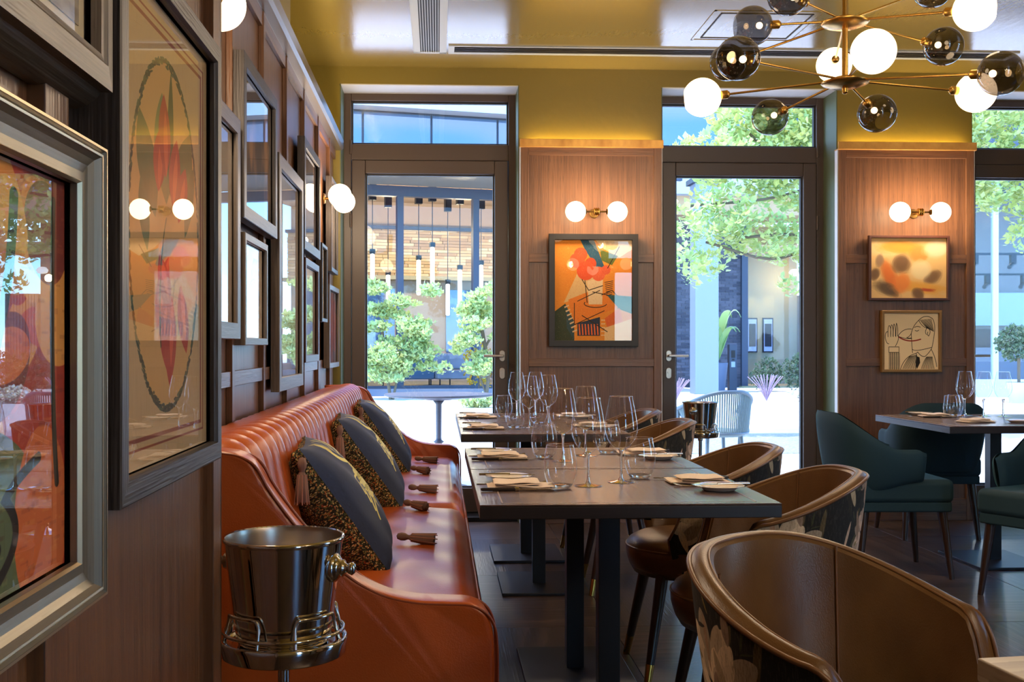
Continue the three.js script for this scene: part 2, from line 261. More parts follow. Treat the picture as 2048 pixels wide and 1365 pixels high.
function door(n, a, b, handleLeft) { // dark aluminium door with a transom light over it
  const o = struct('door_' + n, 'dark brown metal framed glass door with transom window, ' + ['', 'next to the left wall', 'between the two panelled piers', 'at the right edge', 'in the right hand wall', 'behind the camera'][n], 'door'), d0 = FRONT, d1 = FRONT + 0.085;
  const fr = (x0, x1, y0, y1, t, tb, e0, e1, bev = 0.004) => [bx(x0, x0 + t, y0, y1, e0, e1, 'y', bev), bx(x1 - t, x1, y0, y1, e0, e1, 'y', bev), bx(x0 + t, x1 - t, y1 - t, y1, e0, e1, 'x', bev), bx(x0 + t, x1 - t, y0, y0 + tb, e0, e1, 'x', bev)];
  part('door_frame', [...fr(a, b, 0, HEAD, 0.052, 0.03, d0, d1), bx(a + 0.052, b - 0.052, 2.345, 2.45, d0, d1, 'x', 0.004)], M.doorFrame, o);
  part('transom_bead', fr(a + 0.05, b - 0.05, 2.448, HEAD - 0.05, 0.013, 0.013, d0 + 0.022, d0 + 0.06), M.gasket, o);
  part('transom_pane', bx(a + 0.055, b - 0.055, 2.452, HEAD - 0.056, d0 + 0.04, d0 + 0.046), M.pane, o);
  const leaf = part('door_leaf', fr(a + 0.056, b - 0.056, 0.032, 2.342, 0.088, 0.16, d0 - 0.012, d0 + 0.065, 0.006), M.doorFrame, o);
  part('glazing_bead', fr(a + 0.143, b - 0.143, 0.19, 2.256, 0.012, 0.012, d0 + 0.012, d0 + 0.05), M.gasket, leaf);
  part('door_pane', bx(a + 0.147, b - 0.147, 0.196, 2.25, d0 + 0.028, d0 + 0.034), M.pane, leaf);
  const hx = handleLeft ? a + 0.095 : b - 0.095, s = handleLeft ? 1 : -1, rose = new THREE.Shape(); rose.absarc(0, 0.018, 0.016, 0, Math.PI); rose.absarc(0, -0.018, 0.016, Math.PI, 2 * Math.PI);
  const plate = (y) => { const g = new THREE.ExtrudeGeometry(rose, { depth: 0.008, bevelEnabled: true, bevelSize: 0.002, bevelThickness: 0.002, bevelSegments: 2 }); g.translate(hx, y, -(d0 - 0.012)); return g; };
  part('lever_handle', [plate(1.06), rod(V(hx, 1.06, d0 - 0.012), V(hx, 1.06, d0 - 0.06), 0.009), bx(Math.min(hx - 0.01 * s, hx + 0.125 * s), Math.max(hx - 0.01 * s, hx + 0.125 * s), 1.051, 1.069, d0 - 0.068, d0 - 0.05, 'x', 0.006)], M.nickel, leaf);
  part('lock_cylinder', [plate(0.945), rod(V(hx, 0.95, d0 - 0.02), V(hx, 0.95, d0 - 0.028), 0.008)], M.nickel, leaf);
  for (const y of [2.38, 1.9, 0.5]) part('hinge', rod(V(handleLeft ? b - 0.05 : a + 0.05, y, d0 - 0.012), V(handleLeft ? b - 0.05 : a + 0.05, y + 0.09, d0 - 0.012), 0.008), M.doorFrame, o);
  part('threshold', bx(a, b, -0.01, 0.03, d0 - 0.2, d1 + 0.1, 'x', 0.004), M.blackMetal, o);
  return o;
}
door(1, ...openings[0], false); door(2, ...openings[1], true); door(3, ...openings[2], true);

function pillarPanel(n, x0, x1) { // oak panelling on a pier, a brass ledge with a light strip over it
  const o = struct('trim_' + n, 'brown oak panelling with brass ledge, ' + ['', 'behind the orange still life', 'behind the ochre abstract picture', 'in the far right corner'][n], 'panelling');
  const top = 2.385, st = 0.05, f0 = PANEL, f1 = PANEL + 0.02;
  for (const [a, b] of [[x0, x0 + st], [x1 - st, x1]]) part('stile', bx(a, b, 0, top, f0, f1 + 0.03, 'y', 0.002), M.panel, o);
  for (const [a, b] of [[top - 0.05, top], [1.656, 1.712], [0.995, 1.046], [0, 0.14]]) part('rail', bx(x0 + st, x1 - st, a, b, f0, f1 + 0.02, 'x', 0.002), M.panel, o);
  for (const [a, b] of [[1.712, top - 0.05], [1.046, 1.656], [0.14, 0.995]]) part('panel', bx(x0 + st, x1 - st, a, b, f1 - 0.004, WALL), M.panel, o);
  part('panel_return', [bx(x0 - 0.006, x0, 0, top, f0 + 0.004, WALL), bx(x1, x1 + 0.006, 0, top, f0 + 0.004, WALL)], M.whiteReveal, o);
  part('brass_ledge', [bx(x0 - 0.008, x1 + 0.008, top - 0.002, top + 0.048, f0 - 0.022, f0 - 0.014, 'x', 0.002), bx(x0 - 0.008, x1 + 0.008, top - 0.002, top + 0.004, f0 - 0.014, WALL, 'x')], M.brassOld, o);
  part('light_strip', bx(x0 + 0.04, x1 - 0.04, top + 0.005, top + 0.009, f0 + 0.012, f0 + 0.024, 'x'), M.led, o);
  const l = new THREE.RectAreaLight(0xffd873, 75, x1 - x0 - 0.1, 0.012); l.position.copy(V((x0 + x1) / 2, top + 0.012, f0 + 0.018)); l.lookAt((x0 + x1) / 2, top + 1, -(f0 + 0.018)); o.add(l);
}
pillarPanel(1, 0.527, 1.424); pillarPanel(2, 2.566, 3.454); pillarPanel(3, 4.606, 5.28);

{ // left wall behind the banquette: upright battens on oak boards
  const w = struct('wall_left', 'oak panelled wall with upright battens behind the banquette', 'wall');
  part('wall_core', bx(-1.1, LEFT - 0.025, -0.02, 2.36, 1.7, WALL), M.plaster, w);
  part('upper_wall', bx(-1.1, -0.735, 2.36, CEIL + 0.02, REAR, 5.54), M.plaster, w);
  part('upper_wall', bx(-1.1, -1.0, 2.36, CEIL + 0.02, 5.54, WALL), M.gold, w);
  const stiles = []; for (let d = 6.58; d > 1.9; d -= 0.62) stiles.push(d);
  for (const d of stiles) part('stile', bx(LEFT - 0.012, LEFT + 0.008, 0, 2.36, d - 0.022, d + 0.022, 'y', 0.0015), M.panel, w);
  for (let i = -1; i < stiles.length; i++) {
    const d1 = i < 0 ? WALL - 0.004 : stiles[i] - 0.022, d0 = i + 1 < stiles.length ? stiles[i + 1] + 0.022 : 1.95;
    part('panel', bx(LEFT - 0.027, LEFT - 0.012, 0, 2.36, d0, d1), M.panel, w);
    for (const [a, b] of [[1.0, 1.048], [2.305, 2.36]]) part('rail', bx(LEFT - 0.012, LEFT + 0.004, a, b, d0, d1, 'd', 0.0015), M.panel, w);
  }
  const c = struct('trim_4', 'bronze metal cornice along the top of the left panelling', 'cornice');
  const g = new THREE.Shape([[0, 0], [0.04, 0], [0.052, 0.012], [0.052, 0.062], [0.046, 0.062], [0.046, 0.014], [0.03, 0.006], [0, 0.006]].map((p) => new THREE.Vector2(...p)));
  const e = new THREE.ExtrudeGeometry(g, { depth: WALL - 1.95, bevelEnabled: false }); e.translate(LEFT + 0.002, 2.362, -WALL + 0.004);
  part('cornice_profile', [uvMetres(e, 'z'), bx(-1.0, LEFT + 0.004, 2.36, 2.366, 1.95, WALL - 0.003)], M.bronze, c);
  part('light_strip', bx(LEFT - 0.03, LEFT - 0.018, 2.368, 2.372, 2.1, 6.9), M.led, c);
  const l = new THREE.RectAreaLight(0xffd873, 34, 4.8, 0.012); l.position.copy(V(LEFT - 0.024, 2.376, 4.5)); l.rotation.order = 'YXZ'; l.rotation.y = Math.PI / 2; l.rotation.x = Math.PI / 2; c.add(l);
}
{ // nearer stretch of the left wall, standing further into the room
  const w = struct('wall_near', 'oak panelled end of wall nearest the camera', 'wall');
  part('wall_core', bx(-1.1, PIER - 0.032, -0.02, CEIL + 0.02, REAR, PIER_END - 0.004), M.plaster, w);
  const st = [[PIER_END - 0.068, PIER_END], [1.072, 1.14], [0.26, 0.33]];
  for (const [a, b] of st) part('stile', bx(PIER - 0.03, PIER, 0, CEIL, a, b, 'y', 0.002), M.panel, w);
  for (const [a, b] of [[1.14, PIER_END - 0.068], [0.33, 1.072], [REAR, 0.26]]) part('panel', bx(PIER - 0.032, PIER - 0.018, 0, CEIL, a, b), M.panel, w);
  part('end_board', bx(-0.7, PIER, 0, CEIL, PIER_END - 0.006, PIER_END, 'y'), M.panel, w);
}
{
  const r = struct('wall_right', 'olive gold wall on the right with a glass door', 'wall');
  for (const [a, b] of [[REAR, 2.23], [3.38, 7.38]]) part('wall_pier', bx(RIGHT, RIGHT + 0.394, -0.02, HEAD, a, b), M.gold, r);
  part('wall_head', bx(RIGHT, RIGHT + 0.394, HEAD, CEIL + 0.05, REAR, 7.38), M.gold, r);
  const g4 = door(4, -3.38, -2.23, true); g4.rotation.y = -Math.PI / 2; g4.position.x = RIGHT - WALL;
  const w = struct('wall_rear', 'olive gold wall behind the camera with a glass door', 'wall');
  for (const [a, b] of [[-1.2, 2.55], [3.7, RIGHT + 0.394]]) part('wall_pier', bx(a, b, -0.02, HEAD, REAR - 0.394, REAR), M.gold, w);
  part('wall_head', bx(-1.2, RIGHT + 0.394, HEAD, CEIL + 0.05, REAR - 0.394, REAR), M.gold, w);
  const g5 = door(5, -3.7, -2.55, false); g5.rotation.y = Math.PI; g5.position.z = -WALL - REAR;
  const o = struct('wall_outer', 'outer side of the left wall', 'wall'); part('wall_core', bx(-1.3, -1.1, -0.02, CEIL + 0.2, REAR - 0.394, 7.38), M.gold, o);
}

// ---------------------------------------------------------------- wall lamps
function sconce(label, pos, turn, cd = 0.9) { // bar with two lit glass globes; local x along the bar, z out of the wall
  const o = thing('wall_sconce', label, 'wall lamp', pos, turn, 'twin globe wall lamps'), H = 0.105, R = 0.064;
  part('wall_plate', lathePlate(0.03, 0.012), M.antique, o);
  part('stem', [new THREE.CylinderGeometry(0.008, 0.008, H, 12).rotateX(Math.PI / 2).translate(0, 0, H / 2)], M.antique, o);
  part('centre_block', [new THREE.CylinderGeometry(0.022, 0.022, 0.036, 8).rotateZ(Math.PI / 2).translate(0, 0, H), ...[-0.012, 0, 0.012].map((x) => new THREE.TorusGeometry(0.0225, 0.003, 8, 24).rotateY(Math.PI / 2).translate(x, 0, H))], M.brass, o);
  for (const s of [-1, 1]) {
    part('arm', [new THREE.CylinderGeometry(0.0055, 0.0055, 0.06, 10).rotateZ(Math.PI / 2).translate(s * 0.04, 0, H), new THREE.CylinderGeometry(0.02, 0.016, 0.008, 20).rotateZ(-s * Math.PI / 2).translate(s * 0.067, 0, H)], M.antique, o);
    part('glass_globe', new THREE.SphereGeometry(R, 40, 28).translate(s * 0.131, 0, H), M.globe, o);
    pointLight(0xffe0bc, cd, new THREE.Vector3(s * 0.131, 0, H), o, 2.9);
  }
  return o;
}
function lathePlate(r, t) { return lathe([[0, 0], [r, 0], [r, t * 0.6], [r * 0.85, t], [0, t]], 24).rotateX(Math.PI / 2); }
sconce('twin globe wall lamp above the orange still life picture', [0.994, 1.967, PANEL + 0.016], 0);
sconce('twin globe wall lamp above the ochre abstract picture', [3.06, 1.975, PANEL + 0.016], 0);
sconce('twin globe wall lamp at the far end of the left wall by the door', [LEFT + 0.004, 1.955, 6.22], Math.PI / 2, 0.9);
sconce('half hidden globe wall lamp high on the left wall above the banquette', [LEFT - 0.004, 1.985, 2.66], Math.PI / 2, 0.9);
// ---------------------------------------------------------------- pictures
function frameGeometry(w, h, prof) { // prof: [inset from the outer edge, height off the wall]
  const pos = [], uv = [], at = (k, i) => { const [t, z] = prof[k], x = w / 2 - t, y = h / 2 - t; return [[-x, -y, z], [x, -y, z], [x, y, z], [-x, y, z]][i]; };
  for (let s = 0; s < 4; s++) for (let k = 0; k + 1 < prof.length; k++) {
    const a = at(k, s), b = at(k, (s + 1) % 4), c = at(k + 1, (s + 1) % 4), d = at(k + 1, s), along = s % 2 ? 1 : 0;
    for (const p of [a, b, c, a, c, d]) { pos.push(...p); uv.push((k + s * 3) * 0.031 + (p === c || p === d ? Math.hypot(prof[k + 1][0] - prof[k][0], prof[k + 1][1] - prof[k][1]) : 0), p[along] + s * 0.7); }
  }
  const g = new THREE.BufferGeometry(); g.setAttribute('position', new THREE.Float32BufferAttribute(pos, 3)); g.setAttribute('uv', new THREE.Float32BufferAttribute(uv, 2)); g.computeVertexNormals(); return g;
}
const sheet = (w, h, z) => new THREE.PlaneGeometry(w, h).translate(0, 0, z);
function picture(name, label, pos, turn, w, h, prof, mat, art, o = {}) {
  const t = thing(name, label, 'picture', pos, turn, o.group), [ti, zi] = prof[prof.length - 1], iw = w - 2 * ti, ih = h - 2 * ti, zb = Math.max(0.004, zi - 0.006);
  const f = part('frame', frameGeometry(w, h, prof), mat, t);
  if (o.edge) part('frame_edge', o.edge.map(([k0, k1]) => frameGeometry(w, h, prof.slice(k0, k1 + 1).map(([a, b]) => [a, b + 0.0006]))), M.silverEdge, f);
  part('backing', new THREE.BoxGeometry(w - 0.01, h - 0.01, 0.003).translate(0, 0, 0.0018), M.black, t);
  if (o.mat) part('mount_board', new THREE.PlaneGeometry(iw, ih).translate(0, 0, zb - 0.001), o.matMaterial ?? M.ivory, t);
  const m = o.mat ?? 0;
  part('print', new THREE.BoxGeometry(iw - 2 * m, ih - 2 * m, 0.001).translate(0, 0, zb), art, t);
  if (o.glass !== false) part('glazing', sheet(iw, ih, zb + 0.003), M.artGlass, t);
  return t;
}
const flat = (t) => std({ map: t, roughness: 0.85 });
const artStill = flat(canvasTexture(512, 640, (g, w, h) => {
  seed(5); const poly = (c, ...p) => { g.fillStyle = c; g.beginPath(); g.moveTo(p[0], p[1]); for (let i = 2; i < p.length; i += 2) g.lineTo(p[i], p[i + 1]); g.fill(); };
  const line = (wd, ...p) => { g.strokeStyle = '#2b1c12'; g.lineWidth = wd; g.beginPath(); g.moveTo(p[0], p[1]); for (let i = 2; i < p.length; i += 2) g.lineTo(p[i], p[i + 1]); g.stroke(); };
  const disc = (x, y, r, c) => { g.fillStyle = c; g.beginPath(); g.arc(x, y, r, 0, 7); g.fill(); };
  g.fillStyle = '#e08a2a'; g.fillRect(0, 0, w, h); poly('#dcb478', 150, 210, 60, 400, 300, 330, 250, 190); poly('#e7c892', 270, 0, 512, 0, 512, 60, 430, 110, 330, 60);
  poly('#27546a', 170, 0, 260, 0, 330, 170, 280, 180, 200, 60); poly('#5c6a2a', 300, 60, 420, 100, 380, 160, 310, 130); poly('#2c5a5e', 310, 345, 512, 360, 512, 470, 400, 430);
  poly('#34402e', 0, 455, 70, 405, 130, 640, 0, 640); poly('#e07e28', 90, 380, 300, 300, 420, 430, 230, 500, 130, 540); poly('#2f4a50', 70, 405, 130, 520, 130, 640, 80, 560);
  poly('#d9652c', 330, 500, 430, 430, 460, 560, 360, 590); poly('#22324a', 150, 530, 300, 490, 300, 610, 150, 610); poly('#e8c088', 330, 560, 512, 500, 512, 640, 330, 640);
  for (let i = 0; i < 7; i++) { poly('#dcb88a', 62 + i * 9, 425 + i * 26, 92 + i * 9, 412 + i * 26, 96 + i * 9, 420 + i * 26, 66 + i * 9, 434 + i * 26); poly('#e46a32', 158 + i * 20, 535, 166 + i * 20, 535, 172 + i * 20, 605, 162 + i * 20, 605); }
  for (let i = 0; i < 5; i++) for (let k = 0; k < 3; k++) disc(312 + k * 9, 510 + i * 24, 3.4, '#e4d6b4');
  poly('#e3c596', 215, 260, 320, 240, 315, 410, 225, 410); for (let i = 0; i < 8; i++) line(4, 330 + i * 2, 270 + i * 12, 388 - i, 260 + i * 12);
  g.strokeStyle = '#2b1c12'; g.lineWidth = 5; g.beginPath(); g.ellipse(270, 405, 74, 24, 0, 0.1, Math.PI + 0.4); g.stroke();
  for (const [x, y, r, c] of [[172, 92, 44, '#d4552a'], [150, 130, 50, '#dc5a2c'], [238, 150, 38, '#cf4a24'], [206, 196, 60, '#dd5428'], [290, 215, 46, '#e0623a'], [340, 190, 30, '#d85a34']]) disc(x, y, r, c);
  for (const l of [[150, 390, 300, 320], [130, 400, 130, 540], [130, 540, 330, 450], [180, 480, 350, 585], [250, 330, 350, 350], [180, 250, 225, 320, 320, 290], [200, 256, 215, 400], [430, 40, 350, 180], [310, 350, 380, 320, 420, 360, 512, 370]]) line(5, ...l);
  for (let i = 0; i < 5200; i++) { const x = rr(0, w), y = rr(0, h); g.fillStyle = rnd() < 0.5 ? 'rgba(170,50,20,0.16)' : 'rgba(255,225,160,0.13)'; g.fillRect(x, y, rr(1, 5), rr(1, 5)); }
}));
const artOchre = flat(canvasTexture(512, 400, (g, w, h) => {
  seed(401); g.fillStyle = '#e4bd7c'; g.fillRect(0, 0, w, h);
  const wash = (c, x, y, rx, ry, a, n = 26) => { g.fillStyle = c; for (let i = 0; i < n; i++) { g.globalAlpha = 0.1; g.beginPath(); g.ellipse(x + rr(-0.25, 0.25) * rx, y + rr(-0.25, 0.25) * ry, rx * rr(0.5, 1), ry * rr(0.5, 1), a + rr(-0.25, 0.25), 0, 7); g.fill(); } g.globalAlpha = 1; };
  wash('#eec98a', 120, 60, 160, 60, 0); wash('#e39a2e', 210, 60, 170, 46, 0.1); wash('#d9742c', 130, 260, 46, 130, -0.5); wash('#d98a3a', 330, 110, 70, 56, 0); wash('#6d5136', 210, 170, 70, 66, 0.6); wash('#7a5c3c', 420, 260, 70, 40, -0.6); wash('#5d4630', 110, 340, 100, 40, 0.5); wash('#6d5136', 30, 240, 34, 46, 0.4); wash('#e5a23e', 330, 330, 190, 36, 0.2); wash('#b8441f', 380, 345, 60, 10, 0.15); wash('#6d5136', 320, 370, 50, 40, 0.9); wash('#efd6a4', 340, 210, 76, 70, 0); wash('#f0d9aa', 440, 70, 90, 60, 0); wash('#9a7a58', 60, 150, 30, 50, 0.2); wash('#e8842e', 210, 300, 60, 70, 0.2);
}));
const artMan = flat(canvasTexture(420, 420, (g, w, h) => {
  g.fillStyle = '#e9cfa4'; g.fillRect(0, 0, w, h); g.strokeStyle = g.fillStyle = '#17110d'; g.lineWidth = 4; g.lineCap = 'round';
  const c = (...p) => { g.beginPath(); g.moveTo(p[0], p[1]); for (let i = 2; i < p.length; i += 4) i + 3 < p.length ? g.quadraticCurveTo(p[i], p[i + 1], p[i + 2], p[i + 3]) : g.lineTo(p[i], p[i + 1]); g.stroke(); };
  c(222, 295, 214, 210, 212, 150, 226, 90, 270, 52); c(270, 52, 320, 0, 376, 40, 400, 80, 390, 150); c(390, 150, 378, 240, 366, 270); c(222, 270, 240, 290, 366, 256); c(270, 52, 290, 96, 332, 112); c(212, 150, 200, 175, 178, 182, 196, 190, 214, 184);
  for (let i = 0; i < 9; i++) c(282 + i * 10, 50 - i, 300 + i * 9, 76, 336 + i * 6, 112 + i * 3);
  c(332, 112, 312, 140, 330, 160); c(350, 118, 366, 140, 346, 170, 332, 160, 340, 140); c(236, 106, 258, 92, 282, 104); c(242, 128, 258, 138, 270, 126); c(112, 168, 150, 110, 214, 118); c(112, 172, 170, 196, 216, 188);
  g.strokeStyle = '#8c1f17'; g.lineWidth = 9; c(118, 178, 190, 226, 284, 194); g.strokeStyle = '#17110d'; g.lineWidth = 4;
  for (let i = 0; i < 4; i++) { c(34 + i * 20, 176, 30 + i * 22, 96 - i * 6, 44 + i * 18, 92 - i * 6); c(44 + i * 18, 92 - i * 6, 58 + i * 18, 100, 54 + i * 18, 170); } c(34, 140, 14, 130, 12, 180, 20, 230, 40, 228); c(112, 168, 120, 200, 90, 246);
  g.strokeRect(40, 252, 78, 40); for (let i = 0; i < 11; i++) { g.lineWidth = i % 2 ? 5 : 3; c(42 + i * 8, 296, 44 + i * 8, 360, 42 + i * 8, 418); }
  g.lineWidth = 4; c(130, 418, 160, 320, 250, 300, 262, 290); c(250, 300, 256, 360, 246, 418); c(366, 270, 400, 330, 408, 400); c(262, 290, 290, 330, 320, 322, 346, 300, 366, 268);
  g.beginPath(); g.moveTo(252, 320); g.lineTo(276, 330); g.lineTo(280, 370); g.lineTo(256, 418); g.lineTo(244, 370); g.fill(); for (let i = 0; i < 12; i++) { g.lineWidth = 3; c(146 + i * 9, 416, 170 + i * 7, 360, 200 + i * 5, 322 - i); c(290 + i * 9, 416, 300 + i * 7, 370, 330 + i * 4, 326); }
}));
const artRed = flat(canvasTexture(512, 512, (g, w, h) => {
  seed(61); g.fillStyle = '#a8331c'; g.fillRect(0, 0, w, h);
  const blob = (c, x, y, rx, ry, a) => { g.fillStyle = c; g.beginPath(); g.ellipse(x, y, rx, ry, a, 0, 7); g.fill(); };
  for (let i = 0; i < 46; i++) blob(['#b93a1e', '#d4692a', '#d98a34', '#7c2418', '#c8502a', '#e09a48'][i % 6], rr(0, w), rr(0, h * 0.62), rr(20, 90), rr(20, 70), rr(0, 3));
  blob('#586646', 300, 420, 150, 110, 0.2); blob('#7e8a5c', 250, 440, 90, 70, 0.3); blob('#4e5f66', 200, 470, 80, 60, 0); blob('#8a5d78', 80, 480, 90, 60, 0); blob('#c9642c', 450, 440, 70, 120, 0); blob('#cf4426', 190, 490, 60, 40, 0); blob('#b7a13e', 120, 360, 60, 50, 0); blob('#7d3c52', 40, 430, 60, 80, 0);
  for (let i = 0; i < 900; i++) { g.fillStyle = rnd() < 0.5 ? 'rgba(250,200,110,0.12)' : 'rgba(60,10,10,0.14)'; g.fillRect(rr(0, w), rr(0, h), rr(4, 26), rr(2, 8)); }
  g.strokeStyle = '#17100e'; g.lineCap = 'round'; const c = (wd, ...p) => { g.lineWidth = wd; g.beginPath(); g.moveTo(p[0], p[1]); for (let i = 2; i < p.length; i += 4) i + 3 < p.length ? g.quadraticCurveTo(p[i], p[i + 1], p[i + 2], p[i + 3]) : g.lineTo(p[i], p[i + 1]); g.stroke(); };
  c(20, 380, 40, 370, 230, 260, 330); c(18, 250, 330, 262, 400, 250, 480); c(14, 20, 330, 130, 360, 190, 320); c(16, 60, 330, 80, 420, 60, 470); c(12, 130, 470, 170, 380, 200, 420, 220, 460, 230, 380); c(14, 330, 500, 420, 450, 360, 400, 380, 380, 440, 360); c(22, 120, 505, 240, 490, 340, 455); c(12, 480, 30, 470, 250, 490, 400); c(14, 260, 40, 300, 160, 280, 250);
}));
const artChilli = flat(canvasTexture(512, 1024, (g, w, h) => {
  seed(71); g.fillStyle = '#b3946a'; g.fillRect(0, 0, w, h); for (let i = 0; i < 3000; i++) { g.fillStyle = 'rgba(120,84,40,0.05)'; g.fillRect(rr(0, w), rr(0, h), rr(1, 3), rr(10, 60)); }
  g.strokeStyle = '#7c3420'; g.lineWidth = 5; g.strokeRect(28, 40, w - 56, h - 80); g.lineWidth = 9; g.strokeRect(44, 60, w - 88, h - 120);
  g.fillStyle = '#be9155'; g.beginPath(); g.ellipse(w / 2, h / 2, 196, 405, 0, 0, 7); g.fill();
  for (let i = 0; i < 900; i++) { const a = rr(0, 6.283), r = 1 - 0.045 * rnd() * rnd(); g.fillStyle = ['#2f3d2a', '#1f2a22', '#445238'][i % 3]; g.beginPath(); g.ellipse(w / 2 + Math.cos(a) * 196 * r, h / 2 + Math.sin(a) * 405 * r, rr(2, 4), rr(4, 10), a, 0, 7); g.fill(); }
  const leaf = (x, y, l, b, a, c) => { g.save(); g.translate(x, y); g.rotate(a); g.fillStyle = c; g.beginPath(); g.moveTo(0, 0); g.quadraticCurveTo(b, -l * 0.5, 0, -l); g.quadraticCurveTo(-b, -l * 0.5, 0, 0); g.fill(); g.restore(); };
  leaf(190, 480, 230, 95, -0.35, '#5d6236'); leaf(250, 440, 250, 105, -0.1, '#6d7142'); leaf(310, 460, 240, 105, 0.35, '#59602f'); leaf(270, 420, 300, 34, 0.02, '#3f4a26'); leaf(150, 560, 160, 50, -0.2, '#60663c'); leaf(360, 500, 200, 50, 0.3, '#4f5729');
  for (const [x, y, l, a] of [[205, 420, 150, 0.1], [245, 380, 190, -0.05], [285, 440, 170, 0.15], [320, 470, 150, 0.3], [230, 640, 190, 3.0], [280, 650, 210, 3.2], [330, 620, 170, 2.9], [260, 560, 180, 3.5], [210, 560, 140, 2.7]]) { leaf(x, y, l, 66, a, '#a52f1d'); leaf(x + 5, y - 4, l * 0.8, 24, a, '#cc5230'); }
  g.strokeStyle = '#4a4a24'; g.lineWidth = 5; g.beginPath(); g.moveTo(250, 470); g.quadraticCurveTo(200, 600, 220, 770); g.stroke();
}));
const artPlan = flat(canvasTexture(256, 256, (g, w, h) => { seed(81); g.fillStyle = '#a89a84'; g.fillRect(0, 0, w, h); g.fillStyle = '#8b8a8c'; g.fillRect(0, 0, w, 190); for (let i = 0; i < 500; i++) { g.fillStyle = 'rgba(60,60,66,0.09)'; g.fillRect(rr(0, w), rr(0, h), rr(3, 20), rr(3, 12)); } g.strokeStyle = '#6a5a44'; g.lineWidth = 5; g.beginPath(); g.moveTo(0, 196); g.lineTo(w, 190); g.stroke(); g.lineWidth = 2; g.beginPath(); g.moveTo(120, 0); g.lineTo(200, 120); g.moveTo(140, 0); g.lineTo(210, 110); g.stroke(); }));
const artInk = flat(canvasTexture(256, 320, (g, w, h) => { seed(83); g.fillStyle = '#b9a486'; g.fillRect(0, 0, w, h); g.strokeStyle = '#241d1a'; g.lineWidth = 6; for (let i = 0; i < 7; i++) { g.beginPath(); g.moveTo(150 + i * 8, 40); g.bezierCurveTo(70 + i * 14, 120, 190, 160, 60 + i * 22, 290); g.stroke(); } for (let i = 0; i < 5; i++) { g.lineWidth = 10 - i; g.beginPath(); g.ellipse(140, 210, 20 + i * 14, 50 + i * 12, 0.3, 3, 6); g.stroke(); } }));
const artDark = flat(pixelTexture(128, 192, (u, v) => mixc([58, 44, 32], [150, 104, 56], smooth(0.45, 0.75, fbm(u, v, 5, 2, 511, 3)))));
const artPale = flat(pixelTexture(128, 192, (u, v) => mixc([120, 104, 88], [176, 158, 132], fbm(u, v, 3, 4, 521, 3))));
const artRose = flat(pixelTexture(128, 192, (u, v) => mixc([96, 84, 92], [150, 52, 48], smooth(0.48, 0.62, fbm(u, v, 3, 2, 531, 3)))));

const simple = (t, z, lip = 0.004) => [[0, 0], [0, z - 0.002], [0.002, z], [t - 0.002, z], [t, z - lip], [t, z - 0.012]];
// on the piers
picture('framed_still_life', 'orange still life print in wide black frame under wall lamp', [0.985, 1.478, PANEL - 0.0015], 0, 0.567, 0.712, simple(0.038, 0.03), M.frameBlack, artStill);
picture('framed_abstract', 'ochre and orange abstract print in thin brown frame', [3.018, 1.625, PANEL - 0.0015], 0, 0.527, 0.416, simple(0.016, 0.028), M.frameBrown, artOchre);
picture('framed_line_drawing', 'ink drawing of a man in profile in narrow gold frame', [3.033, 1.155, PANEL - 0.0015], 0, 0.393, 0.396, simple(0.018, 0.03), M.frameGold, artMan, { glass: false });
// on the near stretch of the left wall
const near = PIER - 0.016, T = Math.PI / 2;
picture('silver_framed_painting', 'red and orange abstract painting in broad silver frame nearest the camera', [near, 1.103, 0.845], T, 0.58, 0.454, [[0, 0], [0, 0.052], [0.0016, 0.056], [0.0042, 0.056], [0.006, 0.0515], [0.0085, 0.054], [0.0105, 0.0535], [0.0145, 0.047], [0.021, 0.0425], [0.029, 0.0405], [0.038, 0.0405], [0.0395, 0.0425], [0.0415, 0.0385], [0.0415, 0.032]], M.silver, artRed, { edge: [[1, 3], [4, 6], [10, 12]] });
picture('oak_framed_chilli_print', 'tall print of red chillies on oval board in dark oak frame', [near, 1.2725, 1.4555], T, 0.541, 0.636, simple(0.029, 0.056, 0.006), M.frameDark, artChilli);
picture('grey_framed_drawing', 'pale drawing in carved grey wood frame at the top left', [near, 1.70, 0.87], T, 0.62, 0.64, [[0, 0], [0.0, 0.010], [0.003, 0.022], [0.009, 0.034], [0.014, 0.04], [0.014, 0.052], [0.036, 0.054], [0.040, 0.051], [0.046, 0.050], [0.048, 0.040]], M.frameGrey, artPlan, { mat: 0.02, matMaterial: M.paper });
